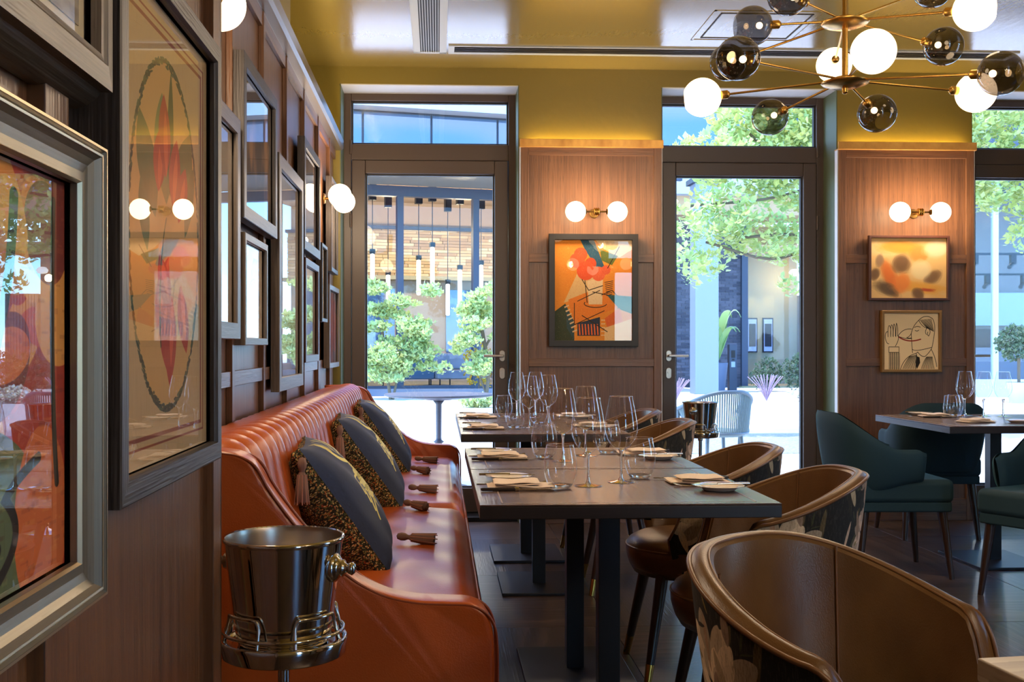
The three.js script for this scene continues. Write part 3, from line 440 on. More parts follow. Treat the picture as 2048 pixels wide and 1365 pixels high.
// on the far stretch of the left wall: [name, label, d0, d1, y0, y1, frame width, material, art, mount]
for (const [n, label, d0, d1, y0, y1, t, m, a, mount] of [
  ['framed_print', 'large dark framed print half hidden behind the nearest wall edge', 2.5, 3.405, 1.148, 1.82, 0.05, M.frameGrey, artPale],
  ['framed_print', 'upper dark framed print above the ink drawing on the left wall', 3.47, 4.18, 1.53, 2.055, 0.045, M.frameDark, artDark],
  ['framed_print', 'small ink drawing in slim grey frame under the upper dark print', 3.49, 3.95, 1.13, 1.487, 0.025, M.frameGrey, artInk],
  ['framed_print', 'tallest framed print on the left wall, hanging lowest over the banquette', 4.24, 4.99, 0.95, 1.87, 0.055, M.frameGrey, artPale],
  ['framed_print', 'upper dark framed print right of the tallest one on the left wall', 5.04, 5.71, 1.57, 2.085, 0.045, M.frameDark, artDark],
  ['framed_print', 'lower brown framed print right of the tallest one on the left wall', 5.08, 5.65, 1.05, 1.535, 0.035, M.frameBrown, artPale],
  ['framed_print', 'narrow small framed print between larger frames near the far wall lamp', 5.8, 6.08, 1.255, 1.67, 0.02, M.frameDark, artInk],
  ['framed_print', 'upper framed print next to the window, behind the far wall lamp', 6.32, 6.72, 1.555, 2.1, 0.025, M.frameDark, artPale],
  ['framed_print', 'small red print in light frame at the window end of left wall', 6.2, 6.8, 1.0, 1.475, 0.03, M.frameGrey, artRose],
]) picture(n, label, [LEFT + 0.009, (y0 + y1) / 2, (d0 + d1) / 2], T, d1 - d0, y1 - y0, simple(t, 0.034, 0.006), m, a, { group: 'framed prints on the left wall' });
// ---------------------------------------------------------------- banquette
const B0 = 2.4, B1 = 6.3, SEAT = 0.497, BF = 0.105, BB = LEFT + 0.012;
{
  const o = thing('banquette', 'long orange leather banquette with fluted back along the left wall', 'banquette', [0, 0, 0]);
  part('plinth', bx(BB + 0.03, BF - 0.07, 0, 0.09, B0 + 0.05, B1 - 0.05), M.black, o);
  part('seat_base', bx(BB, BF - 0.02, 0.09, 0.36, B0 + 0.08, B1 - 0.08, 'd', 0.01), M.orange, o);
  const mid = 4.28;
  for (const [a, b] of [[B0 + 0.092, mid - 0.002], [mid + 0.002, B1 - 0.092]]) { // soft cushions, a little domed
    const L = b - a, W = BF + 0.006 + 0.40, n = 40, m = 18;
    const f = (u, v) => { const d = a + L * u, x = -0.40 + W * v, e = Math.min(u * L, (1 - u) * L), ef = (1 - v) * W; const y = SEAT + 0.012 * Math.sin(Math.PI * clamp(v * 0.9)) - 0.03 * Math.pow(1 - clamp(e / 0.035), 2) - 0.05 * Math.pow(1 - clamp(ef / 0.05), 2.2) + 0.003 * Math.sin(u * 37) * Math.sin(v * 9); return [x, y, -d, d * 0.9, x * 0.9]; };
    const top = gridSurface(n, m, f);
    const front = gridSurface(n, 6, (u, v) => { const p = f(u, 1); return [p[0] + 0.014 * Math.sin(Math.PI * v), p[1] - v * (p[1] - 0.355), p[2], p[3], v * 0.12]; });
    const sideA = gridSurface(m, 1, (u, v) => { const p = f(0, u); return [p[0], lerp(p[1], 0.36, v), p[2], p[0], v * 0.1]; }, true), sideB = gridSurface(m, 1, (u, v) => { const p = f(1, u); return [p[0], lerp(p[1], 0.36, v), p[2], p[0], v * 0.1]; });
    const c = part('seat_cushion', [top, front, sideA, sideB], M.orange, o);
    part('piping', [tube(Array.from({ length: 30 }, (_, i) => { const p = f(i / 29, 0.985); return new THREE.Vector3(p[0] + 0.006, p[1] + 0.001, p[2]); }), 0.0035, 58, 6)], M.orangePipe, c);
  }
  // fluted back: each flute is a piece of its own
  const path = [[-0.345, 0.46], [-0.362, 0.52], [-0.385, 0.6], [-0.405, 0.68], [-0.422, 0.75], [-0.434, 0.81], [-0.444, 0.85], [-0.458, 0.878], [-0.482, 0.896], [-0.515, 0.903], [-0.55, 0.902], [-0.59, 0.897], [BB, 0.888]];
  const curve = new THREE.CatmullRomCurve3(path.map((p) => new THREE.Vector3(p[0], p[1], 0))), n = 31, FW = (B1 - 0.09 - B0 - 0.09) / n;
  const flute = gridSurface(9, 26, (u, v) => {
    const p = curve.getPoint(v), t = curve.getTangent(v), nx = t.y, ny = -t.x, amp = lerp(0.026, 0.004, smooth(0.55, 0.92, v)) * Math.pow(Math.sin(Math.PI * clamp(u, 0.001, 0.999)), 0.62);
    return [p.x + nx * amp, p.y + ny * amp, -FW * u, u * FW, v * 0.6];
  });
  for (let i = 0; i < n; i++) part('back_flute', flute, M.orange, o).position.z = -(B0 + 0.09 + i * FW);
  part('back_board', [bx(BB, -0.47, 0.36, 0.86, B0 + 0.05, B1 - 0.05)], M.orange, o);
  // swept arms at both ends
  const prof = [[BB, 0.905], [-0.52, 0.905], [-0.463, 0.9], [-0.432, 0.894], [-0.403, 0.875], [-0.374, 0.825], [-0.335, 0.77], [-0.304, 0.731], [-0.255, 0.678], [-0.204, 0.637], [-0.17, 0.613], [-0.111, 0.586], [-0.043, 0.572], [0.03, 0.568], [0.075, 0.564], [0.104, 0.545], [0.119, 0.515], [0.124, 0.48], [0.124, 0.3], [0.122, 0.06]];
  const ac = new THREE.CatmullRomCurve3(prof.map((p) => new THREE.Vector3(p[0], p[1], 0)), false, 'centripetal'), pts = ac.getSpacedPoints(70);
  const shape = new THREE.Shape(); shape.moveTo(BB, 0.06); pts.forEach((p) => shape.lineTo(p.x, p.y)); shape.lineTo(BB, 0.06);
  for (const d of [B0, B1 - 0.09]) {
    const g = new THREE.ExtrudeGeometry(shape, { depth: 0.07, bevelEnabled: true, bevelSize: 0.01, bevelThickness: 0.01, bevelOffset: -0.01, bevelSegments: 4, steps: 1 }); g.translate(0, 0, -(d + 0.08));
    const a = part('arm', toCreasedNormals(uvMetres(clean(g), 'y'), 0.6), M.orange, o);
    for (const e of [0.004, 0.086]) part('piping', tube(pts.map((p, i) => { const q = pts[Math.min(i + 1, pts.length - 1)], r = pts[Math.max(i - 1, 0)], t = new THREE.Vector2(q.x - r.x, q.y - r.y).normalize(); return new THREE.Vector3(p.x - t.y * -0.004 * 0 + t.y * -0.006, p.y - t.x * -0.006 * -1, -(d + e)); }), 0.0038, 140, 6), M.orangePipe, a);
  }
}

// ---------------------------------------------------------------- scatter cushions
function cushionHalf(side, nu = 26, nv = 26) { // puffed square, half a cushion; z is the thickness
  return gridSurface(nu, nv, (u, v) => {
    const a = u * 2 - 1, b = v * 2 - 1, k = Math.pow(Math.max(0, (1 - Math.pow(Math.abs(a), 2.6)) * (1 - Math.pow(Math.abs(b), 2.6))), 0.55), pinch = 1 - 0.055 * (1 - Math.pow(Math.abs(a), 2)) * Math.pow(Math.abs(b), 3) , pinchB = 1 - 0.055 * (1 - Math.pow(Math.abs(b), 2)) * Math.pow(Math.abs(a), 3);
    return [a * 0.215 * pinchB, b * 0.215 * pinch, side * (0.012 + (side > 0 ? 0.075 : 0.1) * k + 0.004 * Math.sin(a * 9 + b * 5) * k), side > 0 ? u : u * 2.2, side > 0 ? v : v * 2.2];
  }, side < 0);
}
function tassel(parent, at, dir) {
  const q = new THREE.Quaternion().setFromUnitVectors(new THREE.Vector3(0, -1, 0), dir.clone().normalize()), put = (g) => { g.applyQuaternion(q); g.translate(at.x, at.y, at.z); return g; };
  const t = part('tassel', put(mergeGeometries([lathe([[0, 0.006], [0.009, 0.002], [0.013, -0.01], [0.012, -0.022], [0.008, -0.03], [0.007, -0.036]], 14), lathe([[0.007, -0.034], [0.014, -0.05], [0.017, -0.075], [0.02, -0.115], [0.0, -0.115]], 20)].map(clean))), M.tassel, parent);
  part('tassel_strand', put(join(Array.from({ length: 9 }, (_, i) => { const a = i / 9 * 6.283; return rod(new THREE.Vector3(Math.cos(a) * 0.012, -0.042, Math.sin(a) * 0.012), new THREE.Vector3(Math.cos(a) * 0.02, -0.122, Math.sin(a) * 0.02), 0.0022, 0.0018, 5); }))), M.tasselRed, t);
}
const frontHalf = cushionHalf(1), backHalf = cushionHalf(-1);
const cushionLabel = ['navy cushion with embroidered lobster and hanging tassel, nearest on the banquette', 'navy embroidered cushion in the middle of the banquette', 'navy embroidered cushion farthest away, by the window end of the banquette'];
[[3.02, -0.08, 0.0], [4.22, -0.06, 0.02], [5.4, -0.05, -0.02]].forEach(([d, yaw, roll], i) => {
  const o = thing('scatter_cushion', cushionLabel[i], 'cushion', [-0.28, 0, d + 0.215], 0, 'embroidered cushions on the banquette');
  const inner = new THREE.Matrix4().makeRotationFromEuler(new THREE.Euler(0, 0, 0));
  // local frame: u runs away from the camera, v up along the lean, z out of the front
  const ang = 0.62, X = new THREE.Vector3(0, 0, -1).applyAxisAngle(new THREE.Vector3(0, 1, 0), -yaw), Y = new THREE.Vector3(-Math.sin(ang), Math.cos(ang), 0), Z = new THREE.Vector3().crossVectors(X, Y).normalize(); Y.crossVectors(Z, X);
  inner.makeBasis(X, Y, Z); const at = new THREE.Vector3(0.0, SEAT + 0.17, 0);
  const apply = (g) => { const c = g.clone(); c.applyMatrix4(inner); c.translate(at.x, at.y, at.z); return c; };
  part('front_cover', apply(frontHalf), M.lobster, o); part('back_cover', apply(backHalf), M.tapestry, o);
  part('seam_band', apply(join([gridSurface(80, 1, (u, v) => { const s = u * 4, k = Math.floor(Math.min(3.999, s)), f = (s - k) * 2 - 1; const q = [[f, -1], [1, f], [-f, 1], [-1, -f]][k], pb = 1 - 0.055 * (1 - q[1] * q[1]) * Math.pow(Math.abs(q[0]), 3), pa = 1 - 0.055 * (1 - q[0] * q[0]) * Math.pow(Math.abs(q[1]), 3); return [q[0] * 0.215 * pb, q[1] * 0.215 * pa, lerp(-0.0125, 0.0125, v), u * 6, v * 0.1]; })])), M.tapestry, o);
  const corner = (a, b) => new THREE.Vector3(a * 0.215, b * 0.215, 0).applyMatrix4(inner).add(at);
  const c0 = corner(-1, 1); c0.x += 0.01; c0.z += 0.012; tassel(o, c0.add(new THREE.Vector3(0.012, -0.02, 0.01)), new THREE.Vector3(0, -1, 0.04));
  const c1 = corner(1, -1); tassel(o, new THREE.Vector3(c1.x + 0.05, SEAT + 0.034, c1.z), new THREE.Vector3(1, -0.08, 0.2));
  const c2 = corner(-1, -1); if (i) tassel(o, new THREE.Vector3(c2.x + 0.02, SEAT + 0.034, c2.z + 0.02), new THREE.Vector3(0.7, -0.06, 0.8));
});

// ---------------------------------------------------------------- dining tables
const TH = 0.74;
function diningTable(label, x0, x1, d0, d1, group) {
  const cx = (x0 + x1) / 2, cd = (d0 + d1) / 2, o = thing('dining_table', label, 'table', [cx, 0, cd], 0, group), w = (x1 - x0) / 2, h = (d1 - d0) / 2;
  part('table_top', bx(-w, w, TH - 0.004, TH, -h, h, 'd', 0.0015), M.tableTop, o);
  part('table_edge', bx(-w, w, TH - 0.036, TH - 0.0045, -h, h, 'x', 0.002), M.tableEdge, o);
  const i = 0.055, t = 0.004, y0 = TH - 0.001, y1 = TH + 0.0004;
  part('inlay', [bx(-w + i, w - i, y0, y1, -h + i * 0.45, -h + i * 0.45 + t), bx(-w + i, w - i, y0, y1, h - i * 0.45 - t, h - i * 0.45), bx(-w + i, -w + i + t, y0, y1, -h + i * 0.45, h - i * 0.45), bx(w - i - t, w - i, y0, y1, -h + i * 0.45, h - i * 0.45)], M.inlay, o);
  part('support_plate', bx(-0.2, 0.2, TH - 0.046, TH - 0.036, -0.2, 0.2), M.blackMetal, o);
  part('pedestal', bx(-0.03, 0.03, 0.012, TH - 0.046, -0.03, 0.03, 'y', 0.002), M.blackMetal, o);
  part('base_plate', bx(-0.185, 0.185, 0, 0.014, -0.24, 0.24, 'x', 0.003), M.basePlate, o);
  return o;
}
const TX0 = 0.103, TX1 = 0.85;
const tables = [[2.68, 3.446], [3.462, 4.17], [4.82, 5.53], [5.545, 6.3]];
const tableName = ['the nearest table', 'the second table', 'the third table', 'the farthest table'];
['dark wooden dining table nearest the camera in front of the banquette', 'dark wooden dining table pushed up behind the nearest one', 'dark wooden dining table third along the banquette', 'dark wooden dining table farthest along the banquette, by the window'].forEach((l, i) => diningTable(l, TX0, TX1, ...tables[i], 'dining tables along the banquette'));
const RT = [2.46, 3.35, 5.18, 6.08];
diningTable('dark dining table on the right among teal velvet chairs', ...RT);
{
  const o = thing('side_table', 'pale wooden table whose corner shows at the bottom right', 'table', [1.08, 0, 1.05], 0.12);
  part('table_top', bx(-0.37, 0.37, TH - 0.03, TH, -0.34, 0.34, 'x', 0.003), M.lightTable, o); part('pedestal', bx(-0.03, 0.03, 0.012, TH - 0.03, -0.03, 0.03), M.blackMetal, o); part('base_plate', bx(-0.2, 0.2, 0, 0.014, -0.2, 0.2), M.basePlate, o);
}

// ---------------------------------------------------------------- tub chairs
function tubShell(R0, R1, half, hBack, hArm, yBot, off, uScale, thick) { // one face of the wrapped back; angle 0 is the back of the chair (local -z is the front)
  return gridSurface(64, 16, (u, v) => {
    const a = (u * 2 - 1) * half, k = Math.abs(u * 2 - 1), top = hBack - (hBack - hArm) * Math.pow(smooth(0.12, 1.0, k), 1.15) - 0.16 * Math.pow(smooth(0.84, 1, k), 1.6), y = lerp(yBot, top, v);
    const r = lerp(R0, R1, smooth(0, 1, v)) + off + 0.012 * v * v;
    return [Math.sin(a) * r, y, Math.cos(a) * r, u * uScale, y * 1.35];
  }, thick);
}
function makeTub(name, label, group) {
  const o = thing(name, label, 'chair', [0, 0, 0], 0, group), half = 2.2, hB = 0.772, hA = 0.65, yb = 0.37, R0 = 0.226, R1 = 0.256;
  part('outer_shell', tubShell(R0, R1, half, hB, hA, yb, 0.006, 1.6, false), M.floral, o);
  part('inner_shell', tubShell(R0, R1, half, hB, hA, yb, -0.034, 2.0, true), M.brownLeather, o);
  const rimAt = (u, off) => { const a = (u * 2 - 1) * half, k = Math.abs(u * 2 - 1), y = hB - (hB - hA) * Math.pow(smooth(0.12, 1.0, k), 1.15) - 0.16 * Math.pow(smooth(0.84, 1, k), 1.6), r = R1 + off + 0.012; return new THREE.Vector3(Math.sin(a) * r, y, Math.cos(a) * r); };
  part('rim', gridSurface(64, 8, (u, v) => { const p = rimAt(u, lerp(0.006, -0.034, v)); p.y += 0.013 * Math.sin(Math.PI * v) ; return [p.x, p.y, p.z, u * 1.3, v * 0.1]; }), M.brownLeather, o);
  part('front_edge', [0, 1].map((e) => gridSurface(6, 16, (u, v) => { const a = (e * 2 - 1) * half, top = rimAt(e, 0).y, y = lerp(yb, top, v), b = lerp(R0, R1, smooth(0, 1, v)) + 0.012 * v * v, r = b + lerp(0.006, -0.034, u), s = 0.014 * Math.sin(Math.PI * u) * (e ? 1 : -1); return [Math.sin(a) * r + Math.cos(a) * s, y, Math.cos(a) * r - Math.sin(a) * s, u * 0.1, y]; }, e === 0)), M.brownLeather, o);
  part('welt', [tube(Array.from({ length: 40 }, (_, i) => rimAt(i / 39, 0.007)), 0.0048, 90, 6), tube(Array.from({ length: 40 }, (_, i) => { const p = rimAt(i / 39, -0.026); p.y += 0.008; return p; }), 0.0028, 90, 5)], M.brownPipe, o);
  for (const s of [-0.9, 0.9]) part('back_seam', tube(Array.from({ length: 10 }, (_, i) => { const v = 0.25 + i / 9 * 0.75, top = hB - (hB - hA) * Math.pow(smooth(0.12, 1.0, Math.abs(s) / half), 1.15), r = lerp(R0, R1, smooth(0, 1, v)) + 0.012 * v * v - 0.0345; return new THREE.Vector3(Math.sin(s) * r, lerp(yb, top, v) + (i === 9 ? 0.008 : 0), Math.cos(s) * r); }), 0.0028, 24, 5), M.brownPipe, o);
  const seat = part('seat', lathe([[0, 0.482], [0.12, 0.481], [0.185, 0.473], [0.215, 0.457], [0.228, 0.435], [0.226, 0.405], [0.215, 0.37], [0.2, 0.345], [0, 0.345]], 48).translate(0, 0, -0.035), M.brownLeather, o);
  part('welt', new THREE.TorusGeometry(0.227, 0.004, 6, 64).rotateX(Math.PI / 2).translate(0, 0.437, -0.035), M.brownPipe, seat);
  for (const [x, z] of [[-1, -1], [1, -1], [-1, 1], [1, 1]]) {
    const a = new THREE.Vector3(x * 0.135, 0.36, z * 0.135 - 0.03), b = new THREE.Vector3(x * 0.2, 0, z * 0.2 - 0.03), c = a.clone().lerp(b, 0.8), leg = part('leg', taperLeg(a, c, 0.044, 0.029), M.darkWood, o);
    part('ferrule', rod(c, b, 0.0148, 0.0125, 14), M.brass, leg);
  }
  return o;
}
const tub0 = makeTub('tub_chair', 'brown leather tub chair with floral back, nearest the camera at the bottom right', 'leather tub chairs with floral backs');
tub0.position.set(0.665, 0, -1.78); tub0.rotation.y = 0;
const tubs = [[0.695, 1.79, 130], [0.92, 3.06, 3], [0.92, 3.80, 0], [0.93, 5.12, 2], [0.93, 5.92, -2]];
const tubLabels = ['', 'brown leather tub chair with floral back at the nearest table', 'brown leather tub chair with floral back at the second table', 'brown leather tub chair with floral back at the third table', 'brown leather tub chair at the farthest table, only its rim showing'];
tubs.forEach(([x, d, a], i) => { const t = i ? copyOf(tub0, tubLabels[i], [x, 0, d]) : tub0; t.position.set(x, 0, -d); t.rotation.y = Math.PI / 2 + a * Math.PI / 180; });

// ---------------------------------------------------------------- teal velvet chairs
function makeTeal(label) {
  const o = thing('velvet_chair', label, 'chair', [0, 0, 0], 0, 'teal velvet chairs at the right hand table'), half = 2.05;
  const top = (k) => 0.80 - 0.17 * smooth(0.2, 0.75, k) - 0.02 * smooth(0.9, 1, k), bot = (k) => lerp(0.40, 0.47, smooth(0.3, 1, k));
  const rad = (a, v) => { const c = Math.cos(a), s = Math.sin(a), n = 3.2, r = 1 / Math.pow(Math.pow(Math.abs(s) / 0.27, n) + Math.pow(Math.abs(c) / 0.27, n), 1 / n); return r * (0.93 + 0.07 * v) + 0.05 * Math.max(0, c) * v; };
  const face = (off, flip) => gridSurface(56, 14, (u, v) => { const a = (u * 2 - 1) * half, k = Math.abs(u * 2 - 1), e = Math.max(0.12, Math.pow(Math.sin(Math.PI * clamp(v, 0.002, 0.998)), 0.28)) * Math.pow(clamp((1 - k) / 0.05, 0.05, 1), 0.5), r = rad(a, v) - 0.027 + off * e; return [Math.sin(a) * r, lerp(bot(k), top(k), v), Math.cos(a) * r, u * 2, v]; }, flip);
  part('wrapped_back', [face(0.03, false), face(-0.03, true)], M.velvet, o);
  part('seat', new RoundedBoxGeometry(0.47, 0.115, 0.47, 4, 0.03).translate(0, 0.425, -0.03), M.velvet, o);
  part('seat_rail', new RoundedBoxGeometry(0.45, 0.05, 0.45, 2, 0.01).translate(0, 0.35, -0.03), M.velvet, o);
  for (const [x, z] of [[-1, -1], [1, -1], [-1, 1], [1, 1]]) part('leg', taperLeg(new THREE.Vector3(x * 0.185, 0.36, z * 0.185 - 0.03), new THREE.Vector3(x * 0.215, 0, z * 0.225 - 0.03), 0.05, 0.026), M.darkWood, o);
  return o;
}
const teal0 = makeTeal('teal velvet armchair left of the right hand table, side on');
for (const [i, x, d, a, l] of [[0, 2.23, 5.42, -92, ''], [1, 2.92, 6.43, 2, 'teal velvet armchair behind the right hand table, against the wall'], [2, 2.78, 4.8, 62, 'teal velvet armchair in front of the right hand table, cut by the edge'] ]) {
  const t = i ? copyOf(teal0, l, [x, 0, d]) : teal0; t.position.set(x, 0, -d); t.rotation.y = (a + (i === 1 ? 180 : 0)) * Math.PI / 180;
}

// ---------------------------------------------------------------- wine coolers
function makeCooler(stem) {
  const h = 0.595 + stem, s = thing('cooler_stand', '', 'stand', [0, 0, 0], 0, 'chrome wine cooler stands');
  part('foot', lathe([[0, 0], [0.14, 0], [0.142, 0.006], [0.1, 0.014], [0.03, 0.03], [0.02, 0.06], [0, 0.06]], 40), M.chrome, s);
  part('pole', lathe([[0.011, 0.05], [0.011, h - 0.06], [0.016, h - 0.055], [0.016, h - 0.035], [0, h - 0.035]], 20), M.chrome, s);
  part('tray', lathe([[0, h - 0.036], [0.108, h - 0.036], [0.114, h - 0.032], [0.116, h - 0.012], [0.118, h - 0.004], [0.113, h], [0.1, h - 0.006], [0.094, h - 0.014], [0, h - 0.014]], 56), M.chrome, s);
  part('rail_ring', new THREE.TorusGeometry(0.110, 0.0035, 8, 64).rotateX(Math.PI / 2).translate(0, h + 0.012, 0), M.chrome, s);
  for (let k = 0; k < 4; k++) { const a0 = k * Math.PI / 2 + 0.3, w = 0.95, P = (a, y, r = 0.109) => new THREE.Vector3(Math.cos(a) * r, y, Math.sin(a) * r); part('cage_loop', tube([P(a0, h - 0.002), P(a0 + 0.02, h + 0.036, 0.1), P(a0 + 0.07, h + 0.046, 0.1), ...Array.from({ length: 6 }, (_, i) => P(a0 + 0.12 + (w - 0.24) * i / 5, h + 0.047, 0.1)), P(a0 + w - 0.07, h + 0.046, 0.1), P(a0 + w - 0.02, h + 0.036, 0.1), P(a0 + w, h - 0.002)], 0.0035, 60, 8), M.chrome, s); }
  const b = thing('wine_cooler', '', 'ice bucket', [0, h - 0.013, 0], 0, 'chrome wine cooler buckets');
  part('bucket', lathe([[0, 0], [0.078, 0], [0.083, 0.003], [0.0865, 0.012], [0.108, 0.186], [0.111, 0.189], [0.112, 0.193], [0.110, 0.197], [0.107, 0.195]], 72), M.chrome, b);
  part('bucket_lining', lathe([[0.107, 0.195], [0.1045, 0.186], [0.083, 0.014], [0.078, 0.006], [0, 0.006]], 72), M.steelIn, b);
  for (const sgn of [-1, 1]) part('knob_handle', lathe([[0, 0.042], [0.008, 0.041], [0.012, 0.036], [0.010, 0.03], [0.007, 0.027], [0.010, 0.022], [0.016, 0.018], [0.012, 0.014], [0.02, 0.009], [0.026, 0.004], [0.027, -0.004], [0, -0.004]], 28).rotateZ(-sgn * Math.PI / 2).translate(sgn * 0.102, 0.143, 0), M.chrome, b);
  return [s, b];
}
{
  const [s, b] = makeCooler(0); s.position.set(-0.284, 0, -2.05); b.position.x = -0.284; b.position.z = -2.05; b.rotation.y = -0.35; s.userData.label = 'chrome wine cooler stand in front of the banquette arm'; b.userData.label = 'polished steel wine bucket in front of the banquette arm';
  const s2 = copyOf(s, 'chrome wine cooler stand in front of the second door', [1.63, 0, 6.76]), b2 = copyOf(b, 'polished steel wine bucket in front of the second door', [1.63, b.position.y, 6.76], 0.9); s2.rotation.y = 0.4;
}
// ---------------------------------------------------------------- tableware
const wineBowl = lathe([[0.004, 0.100], [0.012, 0.103], [0.026, 0.113], [0.038, 0.130], [0.0455, 0.152], [0.047, 0.168], [0.0455, 0.190], [0.041, 0.220], [0.036, 0.246], [0.0325, 0.266]], 48);
const wineStem = lathe([[0.0, 0.098], [0.010, 0.1035], [0.0055, 0.095], [0.0038, 0.08], [0.0034, 0.045], [0.0045, 0.016], [0.009, 0.007]], 20);
const wineFoot = lathe([[0.009, 0.007], [0.022, 0.0042], [0.037, 0.0022], [0.0385, 0.0012], [0.037, 0.0004], [0, 0.0004]], 40);
const wineRim = new THREE.TorusGeometry(0.0325, 0.0007, 6, 48).rotateX(Math.PI / 2).translate(0, 0.266, 0);
function wineGlass(label, x, d, y = TH, s = 1) {
  const o = thing('wine_glass', label, 'wine glass', [x, y, d], 0, 'empty wine glasses'); part('bowl', wineBowl, M.wine, o); part('stem', wineStem, M.solidGlass, o); part('foot', wineFoot, M.solidGlass, o); part('rim', wineRim, M.solidGlass, o); o.scale.set(s, s * 0.92, s); return o;
}
const tumOut = lathe([[0, 0.0004], [0.021, 0.0004], [0.026, 0.0025], [0.034, 0.012], [0.0405, 0.03], [0.043, 0.048], [0.0415, 0.07], [0.0375, 0.09], [0.0345, 0.104]], 48);
const tumBase = lathe([[0, 0.0012], [0.021, 0.0012], [0.026, 0.0032], [0.031, 0.0095], [0.02, 0.0085], [0, 0.008]], 40);
const tumRim = new THREE.TorusGeometry(0.0345, 0.0007, 6, 48).rotateX(Math.PI / 2).translate(0, 0.104, 0);
function tumbler(label, x, d, s = 1) {
  const o = thing('water_glass', label, 'water glass', [x, TH, d], 0, 'stemless water glasses'); part('body', tumOut, M.wine, o); part('base', tumBase, M.solidGlass, o); part('rim', tumRim, M.solidGlass, o); o.scale.set(s * 1.07, s * 1.14, s * 1.07); return o;
}
wineGlass('tallest looking wine glass in the middle of the nearest table', 0.417, 3.03);
wineGlass('right hand wine glass on the nearest table, beside a stemless glass', 0.522, 3.11);
wineGlass('left hand wine glass of the front group, on the second table', 0.421, 3.68);
wineGlass('wine glass directly behind the front one, on the second table', 0.522, 3.86);
tumbler('stemless water glass nearest the camera, left of the tall wine glass', 0.334, 2.985);
tumbler('stemless water glass at the right of the nearest table', 0.592, 3.2);
tumbler('stemless water glass at the left of the second table', 0.368, 3.78);
tumbler('stemless water glass behind the right hand wine glass, second table', 0.612, 3.93);
wineGlass('left hand wine glass on the farthest table', 0.425, 5.88);
wineGlass('left hand wine glass on the third table', 0.435, 5.2);
wineGlass('right hand wine glass on the third table', 0.539, 5.34);
wineGlass('right hand wine glass on the farthest table', 0.53, 5.94);
tumbler('stemless water glass at the left of the third table', 0.362, 5.14);
tumbler('stemless water glass at the left of the farthest table', 0.36, 5.94);
tumbler('stemless water glass on the third table, behind the wine glasses', 0.50, 5.44);
wineGlass('left hand wine glass on the right hand table', 2.925, 5.98);
wineGlass('middle wine glass on the right hand table', 2.99, 5.9);
wineGlass('right hand wine glass on the right hand table', 3.09, 5.88);
tumbler('stemless water glass at the front of the right hand table', 2.765, 5.8);
tumbler('stemless water glass behind the wine glasses, right hand table', 2.83, 5.9);

const plateGeo = lathe([[0, 0.004], [0.036, 0.004], [0.042, 0.006], [0.05, 0.011], [0.066, 0.0145], [0.0675, 0.0135], [0.052, 0.0085], [0.044, 0.002], [0.038, 0], [0, 0]], 48);
function napkinGeometry(sd) { // cloth folded into four layers, lengthways along x
  seed(sd); const w = 0.085, l = 0.052, layers = [];
  for (let k = 0; k < 4; k++) { const dx = rr(-0.006, 0.006), dz = rr(-0.004, 0.004), sh = k > 1 ? 0.022 : 0, y = k * 0.0048; const f = (s) => (u, v) => { const a = u * 2 - 1, b = v * 2 - 1, e = Math.pow(clamp(1 - Math.max(Math.abs(a), Math.abs(b))) * 12, 0.5), q = Math.min(1, e), x = a * (w - sh) + dx - sh * 0.5, z = b * l + dz + 0.004 * Math.sin(a * 2 + k); return [x, y + 0.0024 + s * 0.0023 * q + 0.0014 * Math.sin(a * 4 + k * 2 + b), z, x, z]; }; layers.push(gridSurface(18, 12, f(1), true), gridSurface(18, 12, f(-1), false)); }
  return join(layers);
}
const napkins = [7, 8, 9].map(napkinGeometry);
function bladeShape(pts, t) { const s = new THREE.Shape(pts.map((p) => new THREE.Vector2(...p))); return new THREE.ExtrudeGeometry(s, { depth: t, bevelEnabled: true, bevelSize: 0.0006, bevelThickness: 0.0005, bevelSegments: 1 }).rotateX(-Math.PI / 2); }
const knifeBlade = bladeShape([[0.0, -0.006], [0.09, -0.009], [0.112, -0.004], [0.118, 0.004], [0.1, 0.006], [0.0, 0.005]], 0.0014);
const knifeGrip = new RoundedBoxGeometry(0.095, 0.009, 0.013, 3, 0.004).translate(-0.048, 0.0048, 0), knifeBolster = new THREE.CylinderGeometry(0.006, 0.006, 0.012, 12).rotateZ(Math.PI / 2).translate(0.001, 0.0048, 0);
const forkGeo = join([bladeShape([[-0.1, -0.005], [-0.09, -0.0065], [0.02, -0.0026], [0.04, -0.0105], [0.062, -0.0115], [0.062, 0.0115], [0.04, 0.0105], [0.02, 0.0026], [-0.09, 0.0065], [-0.1, 0.005]], 0.0016), ...[-0.0095, -0.0032, 0.0032, 0.0095].map((z) => tube([new THREE.Vector3(0.06, 0.001, z), new THREE.Vector3(0.08, -0.0002 + 0.003, z), new THREE.Vector3(0.098, 0.007, z)], 0.0013, 8, 5))]);
const butterKnife = join([bladeShape([[0, -0.004], [0.06, -0.008], [0.075, -0.002], [0.072, 0.005], [0, 0.004]], 0.0014), tube([new THREE.Vector3(-0.085, 0.003, 0), new THREE.Vector3(-0.05, 0.0032, 0), new THREE.Vector3(0.004, 0.002, 0)], 0.0036, 14, 8)]);
let napK = 0;
function knife(label, x, d, turn) { const o = thing('dinner_knife', label, 'knife', [x, TH + 0.0008, d], turn, 'dinner knives'); part('handle', [knifeGrip], M.knifeHandle, o); part('bolster', knifeBolster, M.cutlery, o); part('blade', knifeBlade.clone().translate(0.006, 0.004, 0), M.cutlery, o); }
